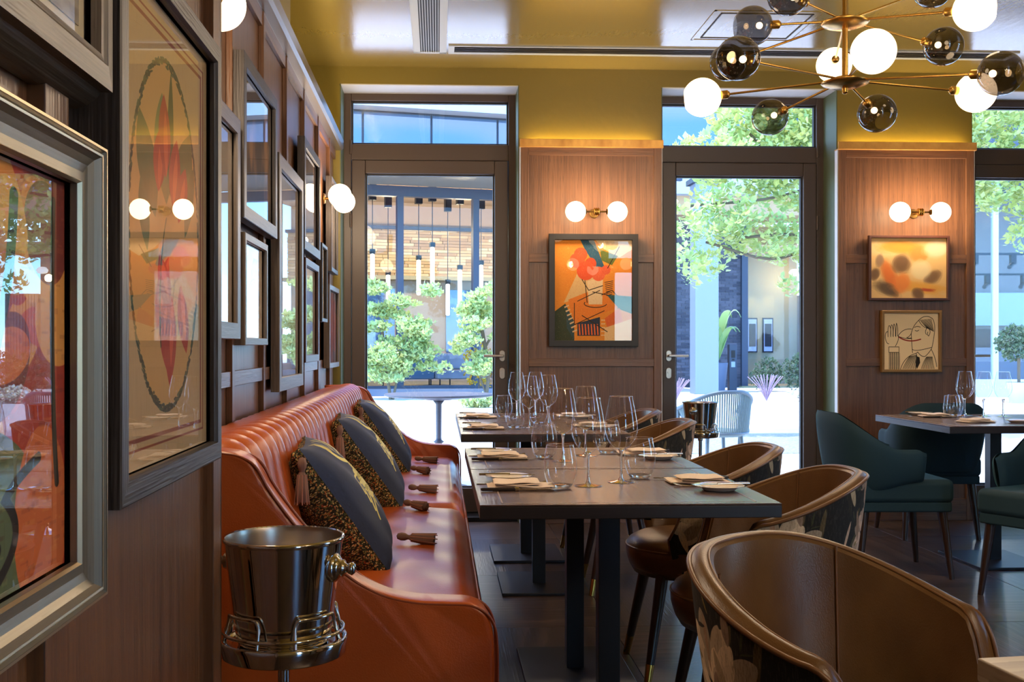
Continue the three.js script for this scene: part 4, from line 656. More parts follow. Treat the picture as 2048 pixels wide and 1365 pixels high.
function setting(where, x, d, right) { // a place setting; right: the guest sits on the right and looks left
  const s = right ? -1 : 1, q = right ? Math.PI : 0;                       // knife towards the camera for the guest on the banquette
  single('folded_napkin', `folded cream napkin on ${where}`, 'napkin', napkins[napK++ % 3], M.napkin, [x + s * 0.012, TH + 0.0012, d], q, 'folded napkins');
  knife(`dark handled dinner knife on ${where}`, x - s * 0.005, d - s * 0.075, q);
  single('dinner_fork', `steel dinner fork on ${where}`, 'fork', forkGeo, M.cutlery, [x - s * 0.005, TH + 0.0008, d + s * 0.078], q, 'dinner forks');
  single('side_plate', `white side plate on ${where}`, 'plate', plateGeo, M.china, [x - s * 0.01, TH + 0.0006, d + s * 0.168], 0, 'side plates');
  single('butter_knife', `butter knife laid across the side plate on ${where}`, 'knife', butterKnife, M.cutlery, [x - s * 0.01, TH + 0.0152, d + s * 0.165], q + 0.04, 'butter knives');
}
tables.forEach(([a, b], i) => { setting(`${tableName[i]}, banquette side`, 0.215, [3.005, 3.79, 5.12, 5.9][i] , false); setting(`${tableName[i]}, chair side`, 0.745, [3.09, 3.9, 5.25, 5.98][i], true); });
setting('the right hand table, wall side', 2.7, 5.86, false);
{ // setting at the front of the right hand table, lying the other way
  single('folded_napkin', 'folded cream napkin at the front edge of the right hand table', 'napkin', napkins[1], M.napkin, [2.72, TH + 0.0012, 5.44], 0.25, 'folded napkins');
  single('side_plate', 'white side plate at the front of the right hand table', 'plate', plateGeo, M.china, [2.92, TH + 0.0006, 5.4], 0, 'side plates');
  knife('dark handled knife at the front of the right hand table', 3.06, 5.42, 0.5);
  single('folded_napkin', 'folded cream napkin at the right edge of the right hand table', 'napkin', napkins[2], M.napkin, [3.2, TH + 0.0012, 5.44], -0.1, 'folded napkins');
}

// ---------------------------------------------------------------- chandelier
{
  const o = thing('chandelier', 'large brass chandelier with white and smoked glass globes', 'chandelier', [1.542, 0, 4.1]);
  const L = (x, y, d) => new THREE.Vector3(x - 1.542, y, -(d - 4.1));
  part('ceiling_rose', lathe([[0, CEIL], [0.06, CEIL], [0.06, CEIL - 0.012], [0.02, CEIL - 0.03], [0, CEIL - 0.03]], 32), M.brass, o);
  part('stem', rod(new THREE.Vector3(0, 2.09, 0), new THREE.Vector3(0, CEIL - 0.01, 0), 0.0115, 0.0115, 20), M.brass, o);
  for (const y of [2.345, 2.118]) part('hub', [lathe([[0, y - 0.016], [0.05, y - 0.011], [0.082, y], [0.09, y + 0.009], [0.084, y + 0.011], [0, y + 0.011]], 40), lathe([[0, y + 0.01], [0.048, y + 0.01], [0.048, y + 0.024], [0.04, y + 0.027], [0, y + 0.027]], 24)], M.brass, o);
  part('finial', lathe([[0, 2.082], [0.009, 2.084], [0.011, 2.093], [0.008, 2.1], [0.01, 2.108], [0, 2.108]], 16), M.brass, o);
  const R = 0.0755;
  const gs = [[1.04, 2.106, 4.286, 1, 0], [1.194, 2.343, 4.125, 0, 1], [1.024, 2.109, 3.708, 0, 0], [1.269, 2.40, 3.929, 0, 1], [1.724, 2.35, 4.714, 1, 1], [1.477, 2.127, 3.667, 1, 0], [1.984, 2.304, 4.231, 0, 1], [1.94, 2.53, 4.231, 0, 1], [1.914, 2.327, 3.837, 1, 1], [2.061, 2.099, 4.125, 1, 0], [1.918, 2.058, 3.667, 0, 0], [1.383, 2.08, 4.521, 0, 0], [1.741, 2.05, 4.286, 0, 0], [1.2, 2.3, 4.5, 0, 1]];
  for (const [x, y, d, white, up] of gs) {
    const c = L(x, y, d), hub = new THREE.Vector3(0, up ? 2.36 : 2.135, 0), dir = c.clone().sub(hub).normalize(), neck = c.clone().addScaledVector(dir, -R * 0.97), q = new THREE.Quaternion().setFromUnitVectors(new THREE.Vector3(0, 1, 0), dir);
    const start = hub.clone().addScaledVector(dir, 0.03), arm = part('arm', [rod(start, neck.clone().addScaledVector(dir, -0.02), 0.0046)], M.brass, o);
    const cap = lathe([[0, -0.036], [0.009, -0.034], [0.012, -0.03], [0.0165, -0.026], [0.0165, 0.004], [0, 0.004]], 20).applyQuaternion(q); cap.translate(neck.x, neck.y, neck.z); part('socket', cap, M.brass, arm);
    const open = 0.52, pts = []; for (let i = 0; i <= 30; i++) { const t = lerp(0.2, Math.PI - open, i / 30); pts.push([Math.sin(t) * R, -Math.cos(t) * R]); }   // blown globe, open on its outer side
    const shell = lathe(pts, 44).applyQuaternion(q); shell.translate(c.x, c.y, c.z);
    const globe = part(white ? 'white_globe' : 'smoked_globe', shell, white ? M.opal : M.smoke, o);
    const bc = white ? c : c.clone().addScaledVector(dir, -R * 0.35), bulb = new THREE.SphereGeometry(white ? 0.02 : 0.0125, 20, 14); bulb.translate(bc.x, bc.y, bc.z); part('bulb', bulb, M.bulb, globe);
    pointLight(0xffe2c0, white ? 0.75 : 0.10, bc, o, white ? 2.2 : 0.6);
  }
  copyOf(o, 'second brass chandelier of the room, over the camera', [1.9, 0, 0.3], 2.1);
}
// ---------------------------------------------------------------- outside: terrace, planting, the building across the square
const OM = {
  paving: std({ map: rep(pixelTexture(256, 256, (u, v) => { const k = fbm(u, v, 8, 8, 611, 4) * 26 + noise(u * 90, v * 90, 90, 90, 617) * 10; return [206 + k * 0.8, 203 + k * 0.8, 198 + k * 0.8]; }), 0.5, 0.5), roughness: 0.85 }),
  shadeBand: std({ map: rep(pixelTexture(256, 256, (u, v) => { const k = noise(u * 40, v * 40, 40, 40, 619) * 40 + noise(u * 110, v * 110, 110, 110, 623) * 26; return [112 + k, 112 + k, 116 + k]; }), 1.5, 1.5), roughness: 0.9 }),  // mottled grey, darker than the paving to imitate shade
  soil: std({ color: 0x4a3f33, roughness: 1 }),
  steel: std({ color: 0x343f52, roughness: 0.5, metalness: 0.2 }),
  fascia: std({ color: 0xa8b3c2, roughness: 0.6 }),
  column: std({ color: 0x77829a, roughness: 0.6 }),
  columnDark: std({ color: 0x59677f, roughness: 0.6 }),
  tan: std({ color: 0xb99b78, roughness: 0.8 }),
  stone: [[206, 168, 112], [190, 150, 98], [222, 188, 134], [176, 138, 92]].map((c) => std({ color: new THREE.Color(`rgb(${c})`), roughness: 0.85 })),
  brick: [0x4a4c58, 0x3c3e4a, 0x565662].map((c) => std({ color: c, roughness: 0.9 })),
  mortar: std({ color: 0x6b6b72, roughness: 0.95 }),
  mesh: std({ color: 0x8b8378, roughness: 0.5, metalness: 0.3 }),
  cream: std({ color: 0xa3946a, roughness: 0.8 }),
  greyWall: std({ color: 0x7d776e, roughness: 0.8 }),
  blueGlass: phys({ color: 0x3a5678, roughness: 0.04, metalness: 0.0, clearcoat: 1, clearcoatRoughness: 0.03 }),
  pane: phys({ color: 0xe8f2ff, roughness: 0.0, transmission: 1, thickness: 0, ior: 1.45, specularIntensity: 0.3 }),
  tubeLamp: std({ color: 0xfff6e4, emissive: 0xffe9c4, emissiveIntensity: 3 }),
  bark: std({ color: 0x6a5b4a, roughness: 0.95 }),
  sofaGrey: std({ color: 0x9c9388, roughness: 0.9 }), sofaTeal: std({ color: 0x2f5b66, roughness: 0.9 }), sofaTan: std({ color: 0xa9703e, roughness: 0.9 }),
  rope: std({ color: 0x71858a, roughness: 0.8 }), alu: std({ color: 0x5a6a76, roughness: 0.5, metalness: 0.3 }),
  tableIron: std({ color: 0x474c58, roughness: 0.5, metalness: 0.2 }),
};
const leafMat = (c) => phys({ color: c, roughness: 0.95, transmission: 0.45, thickness: 0, side: THREE.DoubleSide });
const leafs = { spring: leafMat(0xcad68c), dark: leafMat(0x6f9a5a), light: leafMat(0xd8e29c), yellow: std({ color: 0xe8b62e, roughness: 0.8 }), shrub: leafMat(0x5f7a5a), pink: std({ color: 0x9c7f92, roughness: 0.7 }), white: std({ color: 0xf4f2e6, roughness: 0.8 }), banana: leafMat(0x8fb26a) };
function leafCluster(sz, n, sd) { // a spray of small pointed leaves
  seed(sd); const gs = [];
  for (let i = 0; i < n; i++) { const l = sz * rr(0.7, 1.2), w = l * 0.34, g = new THREE.BufferGeometry(); g.setAttribute('position', new THREE.Float32BufferAttribute([0, 0, 0, w, l * 0.5, l * 0.07, 0, l, 0, -w, l * 0.5, l * 0.07], 3)); g.setAttribute('uv', new THREE.Float32BufferAttribute([0.5, 0, 1, 0.5, 0.5, 1, 0, 0.5], 2)); g.setIndex([0, 1, 2, 0, 2, 3]); g.computeVertexNormals(); g.rotateX(rr(0.3, 1.9)); g.rotateY(rr(0, 6.283)); g.translate(rr(-1, 1) * sz * 0.5, rr(-1, 1) * sz * 0.4, rr(-1, 1) * sz * 0.5); gs.push(clean(g)); }
  return mergeGeometries(gs);
}
function foliage(parent, name, geo, mat, blobs, count, tint = 0.25) { // blobs: [x, y, d, rx, ry, rd]
  const im = new THREE.InstancedMesh(geo, mat, count), m = new THREE.Matrix4(), q = new THREE.Quaternion(), c = new THREE.Color(), vol = blobs.map((b) => b[3] * b[4] * b[5]), tot = vol.reduce((a, b) => a + b, 0); let k = 0;
  blobs.forEach((b, i) => { const n = i === blobs.length - 1 ? count - k : Math.round(count * vol[i] / tot); for (let j = 0; j < n && k < count; j++) { let x, y, z; do { x = rr(-1, 1); y = rr(-1, 1); z = rr(-1, 1); } while (x * x + y * y + z * z > 1); q.setFromEuler(new THREE.Euler(rr(-0.6, 0.6), rr(0, 6.283), rr(-0.6, 0.6))); const s = rr(0.7, 1.3); m.compose(new THREE.Vector3(b[0] + x * b[3], b[1] + y * b[4], -(b[2] + z * b[5])), q, new THREE.Vector3(s, s, s)); im.setMatrixAt(k, m); const t = 1 - tint * rnd(), w = rr(0.85, 1.15); c.setRGB(clamp(t * w), clamp(t), clamp(t * 0.9 / w)); im.setColorAt(k++, c); } });
  im.name = name; im.castShadow = im.receiveShadow = true; im.userData.kind = 'stuff'; parent.add(im); return im;
}
{
  const g = struct('ground', 'pale sunlit paving of the square outside', 'ground');
  part('paving', [bx(-40, 60, -0.2, -0.03, 7.38, 90), bx(RIGHT + 0.4, 60, -0.2, -0.03, -30, 7.38), bx(-40, RIGHT + 0.4, -0.2, -0.03, -30, REAR - 0.4)], OM.paving, g);
}
single('shadow_band', 'dark strip painted as a shadow on the paving outside the second door', 'paving', bx(2.6, 5.3, -0.031, -0.022, 11.6, 14.2), OM.shadeBand);  // thin dark slab stands in for a shadow cast on the ground

{ // round table on the terrace
  const o = thing('terrace_table', 'round dark metal table on the sunlit terrace outside the first door', 'table', [0.01, -0.03, 8.95]);
  part('table_top', lathe([[0, 0.738], [0.24, 0.738], [0.4, 0.742], [0.44, 0.75], [0.445, 0.758], [0.44, 0.766], [0, 0.768]], 64), OM.tableIron, o);
  part('support', lathe([[0, 0.715], [0.1, 0.715], [0.12, 0.725], [0.2, 0.728], [0.215, 0.738], [0, 0.738]], 32), OM.tableIron, o);
  part('pole', lathe([[0.024, 0.03], [0.026, 0.33], [0.03, 0.345], [0.024, 0.36], [0.045, 0.376], [0.024, 0.392], [0.022, 0.41], [0.024, 0.68], [0.05, 0.716], [0, 0.716]], 24), OM.tableIron, o);
  part('foot', lathe([[0, 0], [0.24, 0], [0.24, 0.012], [0.06, 0.035], [0, 0.035]], 40), OM.tableIron, o);
}
function ropeChair(label, pos, turn) { // outdoor chair with a corded back
  const o = thing('rope_chair', label, 'chair', pos, turn, 'woven outdoor chairs'), P = (a, y, r) => new THREE.Vector3(Math.sin(a) * r, y, Math.cos(a) * r), half = 1.9;
  const top = (u) => { const a = (u * 2 - 1) * half, k = Math.abs(u * 2 - 1); return P(a, 0.775 - 0.15 * smooth(0.1, 1, k), 0.31); }, low = (u) => { const a = (u * 2 - 1) * half, k = Math.abs(u * 2 - 1); return P(a, 0.43 + 0.16 * smooth(0.45, 1, k), 0.285); };
  part('top_rail', tube(Array.from({ length: 24 }, (_, i) => top(i / 23)), 0.017, 60, 8), OM.alu, o); part('lower_rail', tube(Array.from({ length: 24 }, (_, i) => low(i / 23)), 0.012, 60, 8), OM.alu, o);
  for (let i = 0; i <= 58; i++) { const u = i / 58; part('cord', rod(low(u), top(u), 0.0066, 0.0066, 6), OM.rope, o); }
  part('seat', lathe([[0, 0.45], [0.2, 0.45], [0.26, 0.44], [0.27, 0.42], [0.25, 0.4], [0, 0.4]], 40), OM.rope, o);
  for (const a of [0.7, -0.7, 2.3, -2.3]) part('leg', rod(P(a, 0.42, 0.24), P(a, 0, 0.28), 0.016, 0.012), OM.alu, o);
  for (const a of [1.75, -1.75]) part('arm_post', rod(P(a, 0.63, 0.305), P(a * 1.1, 0, 0.3), 0.016, 0.012), OM.alu, o);
}
ropeChair('pale woven rope chair on the terrace behind the wine bucket', [2.33, -0.03, 9.2], 0.25);

function tree(name, label, x, d, stems, blobs, count, geo, mat, group, branches = []) {
  const o = thing(name, label, 'tree', [x, -0.03, d], 0, group);
  for (const s of stems) part('trunk', tube(s.p.map((p) => new THREE.Vector3(p[0], p[1], -p[2])), s.r, 16, 7), OM.bark, o);
  for (const b of branches) part('branch', tube(b.map((p) => new THREE.Vector3(p[0], p[1], -p[2])), 0.018, 14, 6), OM.bark, o);
  foliage(o, 'foliage', geo, mat, blobs, count); return o;
}
function crown(sd, parts) { seed(sd); const out = []; for (const [x, y, rx, ry, n] of parts) for (let i = 0; i < n; i++) out.push([x + rr(-1, 1) * rx, y + rr(-1, 1) * ry, rr(-0.4, 0.4), rr(0.16, 0.36), rr(0.08, 0.2), rr(0.15, 0.35)]); return out; }
const spray = leafCluster(0.085, 7, 3), sprayBig = leafCluster(0.085, 7, 5), sprayFine = leafCluster(0.07, 8, 7);
seed(900);
tree('small_tree', 'young bright green tree at the left of the first door view', -1.0, 23.5, [{ p: [[0, 0, 0], [-0.08, 0.6, 0], [-0.2, 1.6, 0.1]], r: 0.035 }, { p: [[0.05, 0, 0], [0.2, 0.7, 0.1], [0.5, 1.7, 0]], r: 0.028 }], crown(51, [[0.1, 2.0, 0.85, 0.55, 16], [-0.1, 1.2, 0.9, 0.45, 16], [0.75, 0.95, 0.55, 0.35, 10], [0.3, 0.55, 0.7, 0.15, 5]]), 1900, spray, leafs.spring, 'young trees across the square');
tree('small_tree', 'young bright green tree at the right of the first door view', 1.05, 23.8, [{ p: [[0, 0, 0], [0.05, 0.6, 0], [-0.1, 1.6, 0.1]], r: 0.04 }, { p: [[0.04, 0, 0], [-0.15, 0.7, 0.1], [0.3, 1.7, 0]], r: 0.026 }], crown(57, [[0.1, 2.05, 0.6, 0.5, 14], [0.15, 1.45, 0.75, 0.4, 14], [0.2, 0.85, 0.6, 0.25, 8]]), 1600, spray, leafs.light, 'young trees across the square');
tree('plane_tree', 'larger tree whose leafy boughs hang across the second and third doors', 5.75, 13.6, [{ p: [[0, 0, 0], [0.1, 1.5, 0], [-0.15, 3.2, 0.1], [-0.1, 5.5, 0.2]], r: 0.11 }],
  [[-1.9, 3.5, 0, 0.95, 0.42, 0.7], [-1.1, 3.15, 0.2, 0.8, 0.35, 0.6], [-2.35, 2.75, -0.1, 0.62, 0.36, 0.5], [-1.5, 2.5, 0.2, 0.85, 0.3, 0.5], [-2.55, 2.2, 0, 0.42, 0.28, 0.4], [-0.9, 2.15, 0, 0.35, 0.22, 0.35], [-0.2, 4.1, 0, 2.2, 0.7, 1.2], [1.8, 3.3, 0.2, 1.1, 0.5, 0.8], [2.2, 2.6, 0.2, 0.6, 0.4, 0.5], [-1.3, 1.85, 0, 0.2, 0.16, 0.2]], 4200, sprayBig, leafs.spring, undefined,
  [[[0, 3, 0], [-0.7, 3.2, 0], [-1.6, 3.0, 0], [-2.6, 2.9, 0]], [[-0.1, 2.6, 0], [-0.8, 2.5, 0.1], [-1.5, 2.25, 0.1], [-2.4, 2.45, 0]], [[-0.8, 2.5, 0.1], [-1.4, 2.55, 0], [-2.0, 2.5, 0]], [[-0.3, 3.6, 0], [-1.2, 3.3, 0], [-1.9, 3.85, 0]], [[0, 3.4, 0.1], [1, 3.6, 0.2], [2.2, 3.3, 0.2]]]);
{ // planting beds
  const bedA = thing('planting_bed', 'low dark kerbed planting bed in front of the glass building', 'planter', [0, -0.03, 25.2]); part('kerb', bx(-6, 4.4, 0, 0.16, -0.15, 0.15, 'x'), OM.columnDark, bedA); part('soil', bx(-6, 4.4, 0, 0.1, 0.15, 0.9), OM.soil, bedA);
  const mk = (label, x, d, rx, ry, n, geo, mat) => { const o = thing('shrub', label, 'shrub', [x, -0.03, d], 0); part('stem', rod(new THREE.Vector3(0, 0, 0), new THREE.Vector3(0, ry, 0), 0.02, 0.01, 6), OM.bark, o); foliage(o, 'foliage', geo, mat, [[0, ry, 0, rx, ry, rx * 0.7]], n, 0.4); };
  mk('grey green shrub beside the ticket post outside', 8.25, 27.2, 0.45, 0.42, 260, sprayFine, leafs.shrub); mk('rounded green shrub below the two framed prints outside', 8.85, 26.4, 0.5, 0.5, 340, sprayFine, leafs.shrub); mk('large rounded shrub at the right of the second door view', 9.6, 26, 0.75, 0.55, 520, sprayFine, leafs.shrub);
  mk('low clump of white flowers on the paving outside', 7.75, 22.4, 0.42, 0.16, 240, sprayFine, leafs.white); mk('low clump of pale flowers behind the round terrace table', 0.75, 20.5, 0.35, 0.12, 160, sprayFine, leafs.light);
  mk('yellow flowering shrub behind the right hand young tree', 1.0, 26.6, 0.4, 0.6, 120, sprayFine, leafs.yellow);
  const spiky = (label, x, d, s) => { const o = thing('cordyline', label, 'plant', [x, -0.03, d]); for (let i = 0; i < 22; i++) { const a = i * 2.4, t = 0.25 + 0.5 * (i % 5) / 5; part('blade', tube([new THREE.Vector3(0, 0.02, 0), new THREE.Vector3(Math.cos(a) * t * 0.25 * s, 0.3 * s, Math.sin(a) * t * 0.25 * s), new THREE.Vector3(Math.cos(a) * t * 0.62 * s, 0.62 * s - t * 0.12, Math.sin(a) * t * 0.62 * s)], 0.009 * s, 6, 4), leafs.pink, o); } };
  spiky('pink spiky cordyline on the paving outside the second door', 6.75, 22.3, 0.95); spiky('pink spiky cordyline by the pale column outside', 4.6, 21.2, 0.9);
  const b = thing('banana_plant', 'broad leaved plant in a grey pot in front of the brick wall outside', 'plant', [7.0, -0.03, 27.4]); part('pot', lathe([[0, 0], [0.22, 0], [0.3, 0.72], [0.27, 0.72], [0.25, 0.66], [0, 0.66]], 24), OM.columnDark, b);
  for (let i = 0; i < 9; i++) { const a = i * 2.39, c = Math.cos(a), s = Math.sin(a), h = 1.15 + (i % 3) * 0.25; part('leaf', gridSurface(4, 10, (u, v) => { const w = (u - 0.5) * 0.3 * Math.sin(Math.PI * Math.pow(v, 0.7)), r = v * 0.62; return [c * r - s * w, 0.66 + h * Math.sin(v * 2.1) * 0.85 - Math.abs(u - 0.5) * 0.05, s * r + c * w]; }), leafs.banana, b); }
}
{ // ticket post
  const o = thing('ticket_post', 'slim blue grey ticket machine post in front of the dark brick wall', 'ticket machine', [7.55, -0.03, 27.9]);
  part('body', bx(-0.1, 0.1, 0, 1.18, -0.1, 0.1, 'y', 0.01), OM.steel, o); part('screen', bx(-0.05, 0.05, 0.84, 1.03, -0.106, -0.1), M.black, o); part('keypad', bx(-0.05, 0.05, 0.6, 0.74, -0.106, -0.1), OM.fascia, o); part('slot', bx(-0.03, 0.03, 0.77, 0.81, -0.106, -0.1), M.black, o);
}
{ // glass fronted building seen through the first door
  const o = thing('glass_building', 'glass fronted lobby building across the square with stone wall inside', 'building', [0, -0.03, 28], 0.25);
  const X0 = -11, X1 = 5.2;
  for (let x = -10.88; x < X1; x += 1.98) part('mullion', bx(x - 0.08, x + 0.08, 0, 4.98, -0.1, 0.1), OM.steel, o);
  part('head_beam', bx(X0, X1, 4.9, 5.16, -0.12, 0.12), OM.steel, o); part('sill', bx(X0, X1, 0, 0.14, -0.12, 0.12), OM.steel, o);
  for (let x = -10.88; x < X1 - 2; x += 1.98) part('glass_pane', bx(x + 0.08, x + 1.9, 0.14, 4.9, -0.01, 0.01), OM.pane, o);
  part('canopy_soffit', bx(X0, X1, 5.26, 5.32, -3.2, 0), OM.tan, o); part('canopy_edge', bx(X0, X1, 5.1, 5.5, -3.3, -3.2), OM.steel, o);
  for (let i = 0; i < 40; i++) part('canopy_slat', bx(X0, X1, 5.17, 5.22, -3.1 + i * 0.076, -3.1 + i * 0.076 + 0.034, 'x'), OM.mesh, o);
  part('upper_wall', bx(X0, X1, 5.32, 12, -0.1, 0.2), OM.steel, o); part('fascia', bx(X0, X1, 7.0, 7.5, -0.7, -0.16), OM.fascia, o);
  for (let x = X0 + 0.3; x < X1 - 1; x += 1.75) { part('upper_window', bx(x + 0.03, x + 1.72, 5.4, 6.95, -0.16, -0.1), OM.blueGlass, o); part('upper_window', bx(x + 0.03, x + 1.72, 7.6, 11, -0.16, -0.1), OM.blueGlass, o); }
  part('lobby_floor', bx(X0, X1, -0.02, 0.04, 0.1, 6.6), OM.cream, o); part('lobby_ceiling', bx(X0, X1, 5.6, 5.75, 0.1, 6.6), OM.tan, o); part('lobby_back_wall', bx(X0, X1, 0, 5.7, 6.4, 6.6), OM.tan, o);
  seed(333); const courses = OM.stone.map(() => []);
  for (let y = 3.3; y < 4.7; y += 0.093) { let x = X0 + 7 + rr(0, 0.5); while (x < X1) { const w = rr(0.35, 0.9), z = rr(0, 0.05); courses[Math.floor(rnd() * 4)].push(bx(x, Math.min(X1, x + w - 0.012), y, y + 0.083, 6.12 - z, 6.4, 'x')); x += w; } }
  courses.forEach((c, i) => stuff(part('stone_course', c, OM.stone[i], o)));
  part('shelf', bx(X0, X1, 3.16, 3.28, 5.6, 6.4), OM.cream, o); part('dark_track', bx(X0, X1, 4.72, 4.82, 5.9, 6.4), OM.steel, o);
  for (const [x, a] of [[-3.4, 0], [-1.0, 1], [1.9, 0], [3.6, 1]]) part('lobby_window', bx(x, x + 1.25, 0.5, 2.9, 6.34, 6.4), OM.blueGlass, o);
  for (let [x, y0, y1, z] of [[-1.75, 2.5, 3.55, 1.2], [-0.52, 2.5, 3.45, 1.6], [-0.14, 2.7, 3.75, 1.0], [0.62, 2.2, 3.2, 1.4], [1.25, 2.5, 3.4, 2.2], [1.68, 2.3, 3.6, 1.0], [-1.4, 2.2, 3.1, 2.6], [0.3, 2.0, 2.9, 3]]) {
    x += 0.255 * z; const p = part('pendant_lamp', bx(x - 0.055, x + 0.055, y0, y1, z - 0.055, z + 0.055, 'y', 0.04), OM.tubeLamp, o); part('lamp_cap', bx(x - 0.065, x + 0.065, y1, y1 + 0.12, z - 0.065, z + 0.065), M.black, p); part('cable', rod(V(x, y1 + 0.1, z), V(x, 5.6, z), 0.012, 0.012, 5), M.black, p); part('ceiling_can', bx(x - 0.09, x + 0.09, 4.95, 5.35, z - 0.09, z + 0.09), M.black, p);
  }
  for (const x of [-0.6, 1.6, 3.6]) pointLight(0xffdca4, 15, new THREE.Vector3(x, 4.2, -3.4), o, 6);
  const sofa = (x, z, w, m) => { const s = part('lobby_sofa', [bx(x, x + w, 0.25, 0.5, z, z + 0.8, 'x', 0.05), bx(x, x + w, 0.5, 0.95, z + 0.6, z + 0.8, 'x', 0.06), bx(x, x + 0.16, 0.4, 0.68, z, z + 0.8, 'x', 0.05), bx(x + w - 0.16, x + w, 0.4, 0.68, z, z + 0.8, 'x', 0.05)], m, o); part('leg', [0.1, w - 0.1].map((q) => rod(V(x + q, 0.25, z + 0.1), V(x + q, 0, z + 0.1), 0.02)), M.black, s); };
  sofa(-3, 1, 1.5, OM.sofaGrey); sofa(-1.2, 1.4, 1.5, OM.sofaTeal); sofa(0.3, 1.2, 1.4, OM.sofaGrey); sofa(0.35, 2.6, 0.8, OM.sofaTan); sofa(2.0, 1.2, 1.5, OM.sofaGrey);
}
{ // pale column and the brick house behind the second door
  const c = thing('concrete_column', 'broad pale blue column outside the second door', 'column', [6.36, -0.03, 26]); part('shaft', bx(-0.28, 0.28, 0, 5.0, -0.28, 0.28, 'y', 0.01), OM.column, c); part('capital', bx(-0.36, 0.36, 5.0, 5.12, -0.36, 0.36), OM.steel, c);
  const w = thing('brick_house', 'building with dark brick wall and lit cream lobby behind the second door', 'building', [8.3, -0.03, 29.9]);
  part('wall_core', bx(-2.6, 0.05, 0, 4.6, 0.1, 0.4), OM.mortar, w); seed(44); const bs = OM.brick.map(() => []);
  for (let r = 0; r < 58; r++) for (let x = -2.6 + (r % 2 ? 0.11 : 0); x < 0.0; x += 0.222) bs[Math.floor(rnd() * 3)].push(bx(x, Math.min(0.05, x + 0.212), r * 0.077, r * 0.077 + 0.067, 0.085, 0.12, 'x'));
  bs.forEach((b, i) => stuff(part('brick_facing', b, OM.brick[i], w)));
  part('corner_post', bx(0.05, 0.22, 0, 4.6, -0.05, 0.25), OM.steel, w); part('lobby_wall', bx(0.22, 2.1, 0, 4.6, 1.5, 1.7), OM.cream, w); part('slatted_wall', bx(2.1, 3, 0, 2.6, 1.3, 1.6), OM.greyWall, w); for (let i = 0; i < 11; i++) part('slat', bx(2.12 + i * 0.08, 2.16 + i * 0.08, 0, 2.6, 1.25, 1.3), OM.tan, w);
  part('lobby_ceiling', bx(0.05, 3, 3.7, 3.9, -0.3, 1.7), OM.tan, w); part('roof_band', bx(-2.6, 3, 4.6, 5.1, -1.2, 0.6), OM.tan, w); part('roof_fascia', bx(-2.6, 3, 5.1, 5.6, -1.6, 0.4), OM.fascia, w); part('upper_storey', bx(-2.6, 3, 5.6, 10, -0.4, 0.4), OM.steel, w);
  for (let i = 0; i < 3; i++) part('upper_window', bx(-2.5 + i * 1.85, -0.75 + i * 1.85, 5.9, 9.4, -0.46, -0.4), OM.blueGlass, w);
  part('lobby_glass', bx(0.22, 3, 0.1, 3.7, -0.02, 0.0), OM.pane, w); part('lobby_floor', bx(0, 3, 0, 0.04, -0.2, 1.7), OM.cream, w);
  for (const x of [0.62, 1.08]) { const f = part('wall_print', bx(x, x + 0.3, 0.95, 1.95, 1.44, 1.5), M.black, w); part('print_sheet', bx(x + 0.03, x + 0.27, 0.99, 1.91, 1.435, 1.44), OM.fascia, f); part('print_image', bx(x + 0.05, x + 0.25, 1.12, 1.78, 1.43, 1.435), M.black, f); }
  for (const x of [0.77, 1.23]) { const s = new THREE.SpotLight(0xffe0a0, 9, 0, 0.35, 0.6); s.position.set(x, 3.4, -1.05); s.target.position.set(x, 1.2, -1.5); s.castShadow = true; w.add(s, s.target); }
  pointLight(0xffd890, 4, new THREE.Vector3(1.6, 3.0, -0.7), w, 5); part('ceiling_lamp', lathe([[0, 3.1], [0.12, 3.12], [0.16, 3.2], [0.1, 3.28], [0, 3.3]], 20).translate(1.7, 0, -0.5), OM.tubeLamp, w);
}
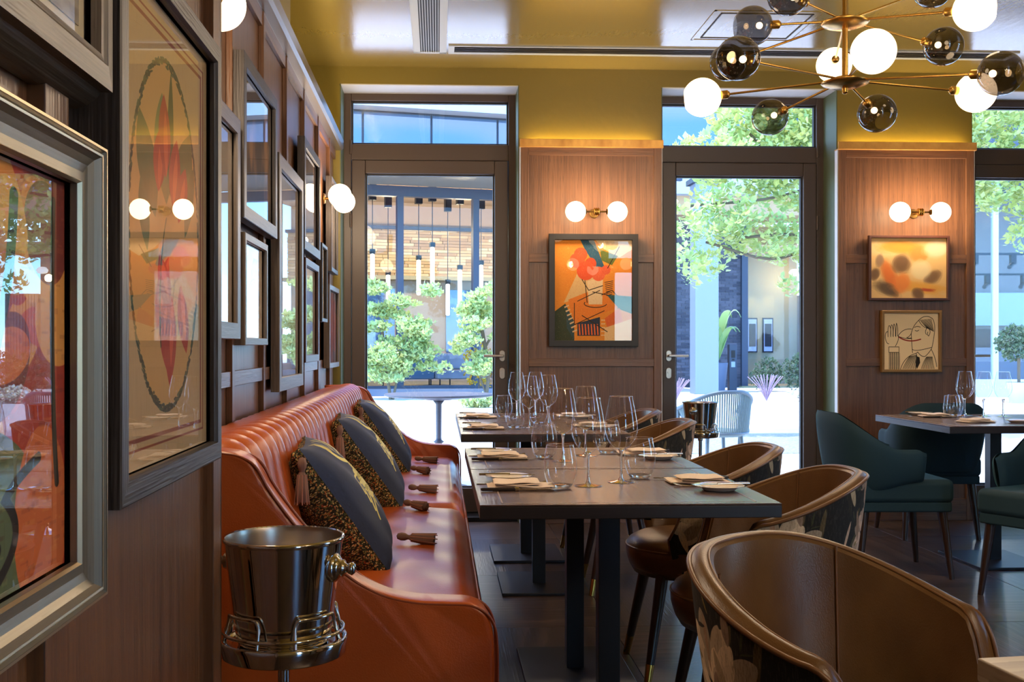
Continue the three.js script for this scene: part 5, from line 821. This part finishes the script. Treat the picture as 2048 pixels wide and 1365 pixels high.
{ // pavilion seen through the third door
  const o = thing('glass_pavilion', 'pale framed glass pavilion with track lights beyond the third door', 'building', [12.42, -0.03, 24], -0.04);
  part('frame_post', bx(-0.06, 0.06, 0, 5.0, -0.06, 0.06), OM.fascia, o); for (const x of [-0.94, 2.4, 4.8]) part('frame_post', bx(x - 0.06, x + 0.06, 0, 5.0, -0.06, 0.06), OM.fascia, o);
  part('head_beam', bx(-1.0, 5, 5.0, 5.2, -0.08, 0.08), OM.fascia, o); part('sill', bx(-1.0, 5, 0, 0.4, -0.08, 0.08), OM.fascia, o); part('roof', bx(-1.0, 5, 5.2, 8.5, -0.1, 6), OM.steel, o);
  for (const [a, b] of [[-0.88, -0.06], [0.06, 2.34], [2.46, 4.74]]) part('glass_pane', bx(a, b, 0.4, 5.0, -0.01, 0.01), OM.pane, o);
  part('back_wall', bx(-1.0, 5, 0, 5.2, 5.8, 6), OM.greyWall, o); part('counter', bx(-0.8, 4, 0, 1.1, 3.4, 4), OM.greyWall, o); part('white_band', bx(-1.0, 5, 1.7, 2.6, 5.6, 5.8), OM.fascia, o); for (let i = 0; i < 4; i++) part('display_shelf', bx(-0.7 + i * 1.2, 0 + i * 1.2, 0, 1.6 - 0.25 * (i % 2), 5.2, 5.6), i % 2 ? OM.tan : M.black, o);
  for (const [y, z] of [[3.3, 1.5], [2.9, 2.8]]) { part('track', bx(-0.95, 5, y, y + 0.05, z, z + 0.05), M.black, o); for (let i = 0; i < 6; i++) part('track_spot', [bx(-0.7 + i * 0.9, -0.58 + i * 0.9, y - 0.22, y, z, z + 0.12), rod(V(-0.64 + i * 0.9, y - 0.2, z + 0.05), V(-0.8 + i * 0.9, y - 0.3, z - 0.1), 0.05)], M.black, o); }
  pointLight(0xfff2dc, 6, new THREE.Vector3(1.2, 4.2, -3), o, 6);
  const t = thing('topiary', 'round clipped topiary ball on a stem outside the third door', 'topiary', [11.62, -0.03, 21.5]); part('stem', rod(new THREE.Vector3(0, 0.4, 0), new THREE.Vector3(0, 0.9, 0), 0.03), OM.bark, t); part('pot', lathe([[0, 0], [0.18, 0], [0.24, 0.42], [0, 0.4]], 20), OM.fascia, t); foliage(t, 'foliage', sprayFine, leafs.shrub, [[0, 1.2, 0, 0.42, 0.38, 0.42]], 420, 0.3);
}
renderer.render(scene, camera);
